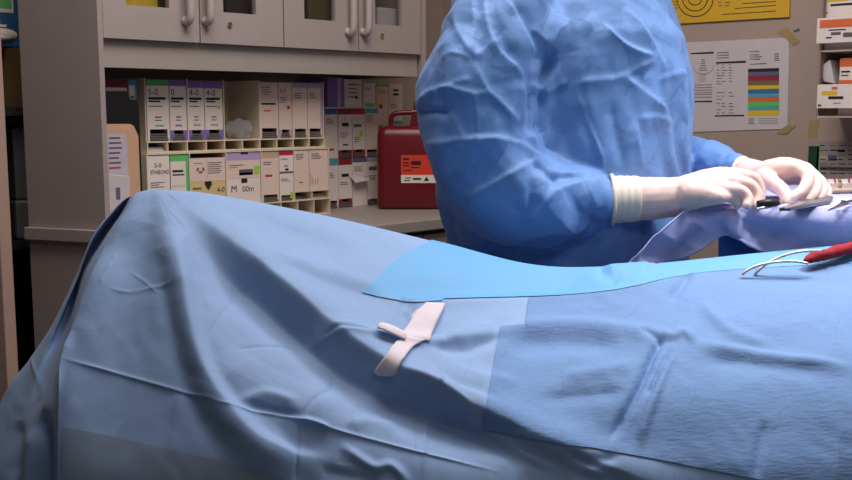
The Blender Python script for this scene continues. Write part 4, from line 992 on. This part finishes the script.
# ================================================================== surgeon
DS = 2.22
fac = RV*.80 - FV*.60; rgt = -RV*.60 - FV*.80          # facing direction; the person's right side
fac.normalize(); rgt.normalize()
person = None
# body (mostly under the gown and above the frame): one continuous mesh
TC = FR(.345, DS, 0)
def bp(f, s, z): return TC + fac*f + rgt*s + Vector((0, 0, z))
elbR = atd(478, 176, 2.02); wriR = atd(622, 199, 1.99)
elbL = FR(.55, 2.44, 1.12); wriL = atd(742, 173, 2.145)
shR = bp(.0, .17, 1.43); shL = bp(.0, -.17, 1.43)
mb = MB(); sk = M_skin
capsule_chain(mb, [(bp(0,0,.95), .13), (bp(.01,0,1.1), .12), (bp(.02,0,1.25), .125), (bp(.0,0,1.40), .095), (bp(.0,0,1.52), .058), (bp(.02,0,1.60), .056)], sk)
capsule_chain(mb, [(bp(.0,.07,1.37), .085), (shR, .048), (elbR, .042), (wriR, .032)], sk)
capsule_chain(mb, [(bp(.0,-.07,1.37), .085), (shL, .048), (elbL, .042), (atd(697, 168, 2.295), .034), (wriL, .026)], sk)
for s in (1, -1):
    capsule_chain(mb, [(bp(0, .09*s, .93), .10), (bp(.01, .10*s, .52), .062), (bp(-.01, .10*s, .10), .043), (bp(.0, .10*s, .045), .04), (bp(.15, .11*s, .035), .034)], sk)
hd = bp(.055, 0, 1.70)
capsule_chain(mb, [(hd+Vector((0, 0, .02))-fac*.01, .088), (hd-Vector((0, 0, .05))+fac*.025, .062)], sk)
mb.ball(hd+fac*.095+Vector((0, 0, -.015)), .015, sk, 2); capsule_chain(mb, [(hd+fac*.082+Vector((0, 0, .012)), .010), (hd+fac*.10+Vector((0, 0, -.015)), .013)], sk)
for s in (1, -1): mb.ball(hd+rgt*.078*s-fac*.01, .024, sk, 2, (.7, .7, 1.2))
capsule_chain(mb, [(hd+fac*.075+rgt*.02+Vector((0, 0, -.055)), .008), (hd+fac*.075-rgt*.02+Vector((0, 0, -.055)), .008)], sk)
person = mb.build('person'); remesh(person, .010, 4)
tag(person, 'person in a blue surgical gown and pale gloves, bending over the instrument table', 'person')
for s in (1, -1):
    e = MB(); e.ball(hd+fac*.079+rgt*.031*s+Vector((0, 0, .015)), .011, M_paper, 2); e.ball(hd+fac*.089+rgt*.032*s+Vector((0, 0, .015)), .0045, M_ink, 2); e.build('eye', person, smooth=True)
e = MB(); e.ball(hd+Vector((0, 0, .055))-fac*.012, .098, M_cap, 3, (1, 1, .82)); e.build('surgical_cap', person, smooth=True)
e = MB(); e.ball(hd+fac*.048+Vector((0, 0, -.055)), .062, M_cap, 3, (1, 1, .95)); e.build('face_mask', person, smooth=True)
# gown
g = MB()
prof = [(.02, 0, .27, .19), (.35, 0, .265, .19), (.70, 0, .26, .195), (.92, 0, .255, .20), (1.05, 0, .25, .20), (1.15, 0, .24, .20), (1.25, 0, .235, .20), (1.33, 0, .235, .195), (1.40, 0, .225, .18), (1.46, 0, .20, .15), (1.52, 0, .15, .118), (1.57, 0, .10, .09), (1.61, 0, .07, .07)]
rings = []; seg = 48
prof = [(z, a, b) for z, _, a, b in prof]
for z, a, b in prof:
    rings.append([bp(b*math.cos(2*math.pi*k/seg)+.02, a*math.sin(2*math.pi*k/seg), z) for k in range(seg)])
vs = [p for r in rings for p in r]
g.add(vs, [(i*seg+k, i*seg+(k+1) % seg, (i+1)*seg+(k+1) % seg, (i+1)*seg+k) for i in range(len(rings)-1) for k in range(seg)]+[tuple(range(seg))[::-1], tuple((len(rings)-1)*seg+k for k in range(seg))], M_gown)
upper = [(atd(508, -32, 2.10), .085), (atd(503, 0, 2.06), .098), (atd(494, 45, 2.03), .106), (atd(478, 95, 2.01), .121), (atd(480, 135, 2.00), .116), (atd(494, 180, 1.99), .106)]
fore = [(atd(494, 180, 1.99), .106), (atd(514, 195, 1.985), .102), (atd(540, 202, 1.985), .094), (atd(570, 204, 1.985), .076), (atd(592, 202.5, 1.985), .056), (atd(612, 200.5, 1.985), .0385)]
capsule_chain(g, upper, M_gown, 24, 3); capsule_chain(g, [(bp(0, .04, 1.50), .075), (upper[0][0], .085)], M_gown, 24, 3); capsule_chain(g, [(bp(0, .10, 1.36), .12), (atd(512, 40, 2.06), .10)], M_gown, 24, 3); capsule_chain(g, [(bp(.04, .10, 1.38), .11), (atd(540, 62, 2.07), .075), (atd(534, 115, 2.06), .075)], M_gown, 24, 3); capsule_chain(g, [(bp(0, .10, 1.22), .13), (atd(505, 130, 2.06), .10)], M_gown, 24, 3)
capsule_chain(g, [(atd(476, 190, 2.03), .084), (atd(477, 232, 2.09), .062), (atd(480, 275, 2.13), .066), (atd(480, 420, 2.16), .075)], M_gown, 24, 3); capsule_chain(g, [(atd(477, 232, 2.09), .062), (bp(0, .05, 1.05), .16)], M_gown, 24, 3); capsule_chain(g, [(atd(480, 420, 2.16), .075), (bp(0, .05, .70), .16)], M_gown, 24, 3); capsule_chain(g, fore, M_gown, 24, 3)
capsule_chain(g, [(bp(.0, -.15, 1.42), .09), (FR(.49, 2.42, 1.28), .085), (elbL, .082), (atd(694, 168, 2.30), .066), (atd(718, 167, 2.22), .05), (atd(733, 170, 2.17), .036)], M_gown, 24, 3)
gown = g.build('gown', person); remesh(gown, .0048, 10)
for rep in range(1):
    co_, no_ = get_vn(gown); cv = np.array([0, 0, CAMZ])-co_; cv /= np.linalg.norm(cv, axis=1, keepdims=True)
    gx, gy = project(co_); vis_ = np.clip(np.sum(no_*cv, 1)*2.5, 0, 1)
    z1 = lambda x, y: (405+x/3.43, y/3.43)
    z2 = lambda x, y: (405+x/3, 120+y/3)
    z3 = lambda x, y: (540+x/2.823, y/2.823)
    q1 = lambda *p: [z1(*a) for a in p]; q2 = lambda *p: [z2(*a) for a in p]; q3 = lambda *p: [z3(*a) for a in p]
    GF = [
     (q1((240,-20),(240,100),(235,205)), 3, 7, .010), (q1((255,0),(258,100),(250,190)), 6, 8, -.008),
     (q1((235,205),(180,100),(165,40)), 5, 6, .008), (q1((235,210),(170,195),(130,215)), 5, 6, .007), (q1((235,210),(280,165),(330,130)), 6, 5, .006),
     (q1((275,-10),(285,80),(320,170),(385,230),(420,280)), 4, 10, .012), (q1((300,20),(325,130),(390,210)), 6, 10, -.008),
     (q1((340,-10),(390,60),(430,140),(455,200)), 4, 9, .012), (q1((370,10),(420,90),(460,170),(460,250)), 8, 8, -.010),
     (q1((500,165),(498,220),(455,300)), 4, 6, -.018), (q1((455,300),(440,360),(440,470)), 7, 7, -.020),
     (q1((500,160),(470,130),(430,90)), 4, 5, .006), (q1((510,170),(520,240),(470,310)), 8, 10, .007),
     (q1((240,215),(280,300),(330,350),(400,420)), 5, 8, .010), (q1((400,270),(415,330),(440,420)), 5, 8, .008),
     (q1((35,375),(80,320),(150,300),(230,320),(300,315)), 5, 8, .012), (q1((120,310),(190,280),(235,275)), 5, 5, .007),
     (q1((35,382),(100,382),(160,385)), 3, 5, -.009), (q1((30,395),(80,392),(150,400)), 8, 8, .004), (q1((160,385),(190,440),(215,480)), 4, 5, .007), (q1((240,320),(250,400),(245,470)), 4, 5, .007),
     (q2((40,70),(130,62),(235,52),(330,62),(400,100),(460,150)), 4, 12, .013), (q2((240,52),(205,110),(170,190)), 5, 8, .009),
     (q2((180,232),(260,190),(330,150),(395,118)), 4, 10, .013), (q2((395,118),(420,150),(400,250),(360,345)), 10, 7, .010), (q2((370,180),(380,260),(350,340)), 8, 5, -.010),
     (q2((355,345),(400,270),(450,210),(520,185),(610,170)), 5, 11, .014), (q2((385,125),(440,170),(470,185)), 4, 5, -.013), (q2((430,140),(480,155),(530,150),(600,160)), 4, 5, .009), (q2((450,165),(520,172),(580,170)), 3, 4, -.008),
     (q2((540,195),(570,250),(600,320)), 6, 8, .007), (q2((590,260),(575,300),(600,330)), 5, 5, -.008), (q2((180,240),(260,330),(330,370)), 8, 14, .007), (q2((360,350),(450,340),(560,330)), 6, 10, .006),
     (q2((330,390),(420,385),(520,365),(610,335)), 8, 10, -.018), (q2((130,250),(115,320),(130,390)), 6, 6, .009), (q2((150,260),(140,330),(160,380)), 6, 6, -.010), (q2((30,60),(80,160),(110,240)), 5, 8, .006),
     (q3((90,235),(150,225),(230,215),(330,165)), 5, 10, .010), (q3((100,245),(130,330),(170,430),(180,480)), 4, 7, .008), (q3((85,230),(40,250),(0,275)), 5, 8, .006),
     (q3((175,65),(230,120),(290,150),(330,160)), 5, 7, .014), (q3((240,20),(310,110),(350,190),(360,210)), 5, 8, .010), 
     (q3((250,215),(300,200),(320,180)), 4, 4, -.006), (q3((240,215),(300,260),(370,320)), 4, 7, .010), (q3((330,225),(390,205),(425,215)), 4, 6, .009), (q3((270,340),(275,400),(290,480)), 4, 7, .007),
     (q3((275,335),(330,330),(385,350)), 5, 8, .010), (q3((420,130),(425,190),(440,250)), 5, 6, .010), (q3((405,130),(410,190),(420,250)), 5, 5, -.007), (q3((380,60),(415,125),(430,200)), 5, 5, .006),
     (q3((330,0),(380,70),(415,130)), 4, 6, .006), (q3((200,290),(215,380),(235,470)), 5, 6, -.006), (q3((110,290),(140,380),(150,460)), 5, 6, -.005),
    ]
    GF = [(f[0], f[1], f[2], f[3]*.75) if len(f) > 4 or f[3] < 0 else (f[0], f[1]*.65, f[2]*1.6, f[3]*.62, 'e') for f in GF]
    Dg = fold_disp(gx, gy, GF)*vis_
    for i in range(len(co_)):
        v = Vector(co_[i]); Dg[i] += (.5-abs(noise.noise(v*6+Vector((3, 1, 2)))))*.004 + crumple(v, 7.5)*.028 + crumple(v, 17, 5.0)*.007
    co_ += no_*Dg[:, None]; set_v(gown, co_)
# gloves
def glove(label_part, cuff, bones, fingers, rim):
    m = MB()
    capsule_chain(m, cuff, M_glove, 20, 3)
    for ch in bones+fingers:
        P = catmull([tuple(p) for p, r in ch], (len(ch)-1)*5+1); Rr = catmull([[r] for p, r in ch], (len(ch)-1)*5+1)[:, 0]
        capsule_chain(m, [(Vector(p), float(r)) for p, r in zip(P, Rr)], M_glove, 12, 2)
    o = m.build('glove', person); remesh(o, .0026, 3)
    co_, no_ = get_vn(o); d = np.zeros(len(co_))
    for i in range(len(co_)):
        v = Vector(co_[i]); d[i] = (.4-abs(noise.noise(Vector((v.x*50, v.y*50, v.z*18)))))*.0016
    co_ += no_*d[:, None]; set_v(o, co_); o['label'] = label_part
    c0, c1, r0 = rim; ax = (c1-c0).normalized(); u = ax.orthogonal().normalized(); w_ = ax.cross(u)
    kc = MB(); kp = catmull([tuple(c0.lerp(c1, f_)) for f_ in (0.0, .35, .7, 1.0, 1.32)], 14)
    kc.tube([Vector(p) for p in kp], [r0-.0006-.0022*q_/13+.0007*math.sin(q_*1.9) for q_ in range(14)], M_cuff, 36); kc.build('cuff', o, smooth=True)
    k = MB(); k.tube([c0+(u*math.cos(a*math.pi/16)+w_*math.sin(a*math.pi/16))*r0 for a in range(32)], .0042, M_cuff, 8, closed=True); k.build('cuff_rim', o, smooth=True)
    return o
A = lambda x, y, d: atd(x, y, d)
cuffR = [(A(638, 199, 1.983), .0430), (A(652, 198.5, 1.98), .0420), (A(672, 197, 1.975), .0385), (A(690, 194, 1.97), .036)]
bonesR = [[(A(688, 192, 1.975), .034), (A(715, 182, 1.985), .029), (A(738, 176, 1.99), .0165)], [(A(688, 192, 1.97), .034), (A(715, 185, 1.97), .027), (A(734, 182, 1.965), .0155)],
          [(A(688, 193, 1.965), .033), (A(712, 190, 1.955), .025), (A(727, 190, 1.945), .0145)], [(A(688, 194, 1.96), .032), (A(708, 195, 1.945), .022), (A(719, 197, 1.93), .0135)],
          [(A(688, 190, 1.985), .03), (A(708, 184, 2.01), .022)]]
fingR = [[(A(738, 176, 1.99), .0150), (A(753, 178, 1.995), .0125), (A(760, 189, 1.995), .0112), (A(760, 203, 1.99), .0098)],
         [(A(734, 182, 1.965), .0145), (A(750, 185, 1.965), .0122), (A(757, 196, 1.962), .0110), (A(756, 206, 1.955), .0095)],
         [(A(727, 190, 1.945), .0138), (A(741, 191, 1.942), .0118), (A(748, 199, 1.938), .0106), (A(747, 205.5, 1.932), .0092)],
         [(A(719, 197, 1.93), .0125), (A(730, 197, 1.945), .0105), (A(737, 201, 1.950), .0095), (A(737, 205.5, 1.955), .0085)],
         [(A(706, 184, 2.01), .018), (A(728, 185, 2.035), .0135), (A(746, 194, 2.03), .0115), (A(756, 201, 2.015), .0098)]]
sh = lambda chs, a, b: [[(p-ray_at(p)*(a+(b-a)*k/(len(c)-1)), r) for k, (p, r) in enumerate(c)] for c in chs]
ray_at = lambda p: (p-O)/(p-O).dot(FV)
bonesR = sh(bonesR, .005, .025); fingR = sh(fingR, .025, .035)
glove('pale latex glove, near hand', cuffR, bonesR, fingR, (A(611.5, 199.5, 1.985), A(632, 199, 1.983), .0475))
cuffL = [(A(748, 174, 2.135), .033), (A(762, 176, 2.11), .029)]
bonesL = [[(A(762, 176, 2.105), .028), (A(780, 170, 2.09), .024), (A(798, 168, 2.075), .0155)], [(A(762, 175, 2.11), .028), (A(784, 168, 2.105), .023), (A(805, 169, 2.10), .0150)],
          [(A(764, 175, 2.12), .027), (A(788, 171, 2.13), .021), (A(811, 174, 2.125), .0140)], [(A(766, 177, 2.13), .025), (A(792, 176, 2.15), .019), (A(816, 180, 2.145), .0125)]]
fingL = [[(A(798, 168, 2.075), .0150), (A(808, 177, 2.055), .0130), (A(803, 190, 2.04), .0115), (A(792, 198, 2.035), .0098)],
         [(A(805, 169, 2.10), .0145), (A(816, 180, 2.085), .0122), (A(815, 192, 2.07), .0108), (A(806, 201, 2.06), .0095)],
         [(A(811, 174, 2.125), .0135), (A(822, 184, 2.115), .0115), (A(822, 194, 2.10), .0104), (A(815, 201, 2.09), .0092)],
         [(A(816, 180, 2.145), .0120), (A(826, 188, 2.14), .0102), (A(827, 195, 2.13), .0092), (A(822, 200, 2.12), .0082)],
         [(A(764, 179, 2.09), .022), (A(772, 183, 2.06), .0170), (A(783, 191, 2.035), .0135), (A(787, 201, 2.025), .0105)]]
bonesL = sh(bonesL, .005, .04); fingL = sh(fingL[:4], .04, .06)+sh(fingL[4:], .02, .05)
glove('pale latex glove, far hand', cuffL, bonesL, fingL, (A(741, 172.5, 2.15), A(751, 174.5, 2.13), .0315))
t = thing('shadow_filler', tp(766, 203), 'small black filler added to stand in for the shadow under the far glove', 'instrument')
mb = MB(); mb.tube([tp(757, 204, .010), tp(768, 203, .012), tp(777, 203, .010)], [.006, .008, .006], M_black, 12); mb.build('filler_bar', t, smooth=True)  # black bar put in for the dark shadow between the hands
mb = MB(); mb.tube([tp(776, 203, .010), tp(788, 203, .004)], [.004, .002], M_steel, 8); mb.build('tip', t)
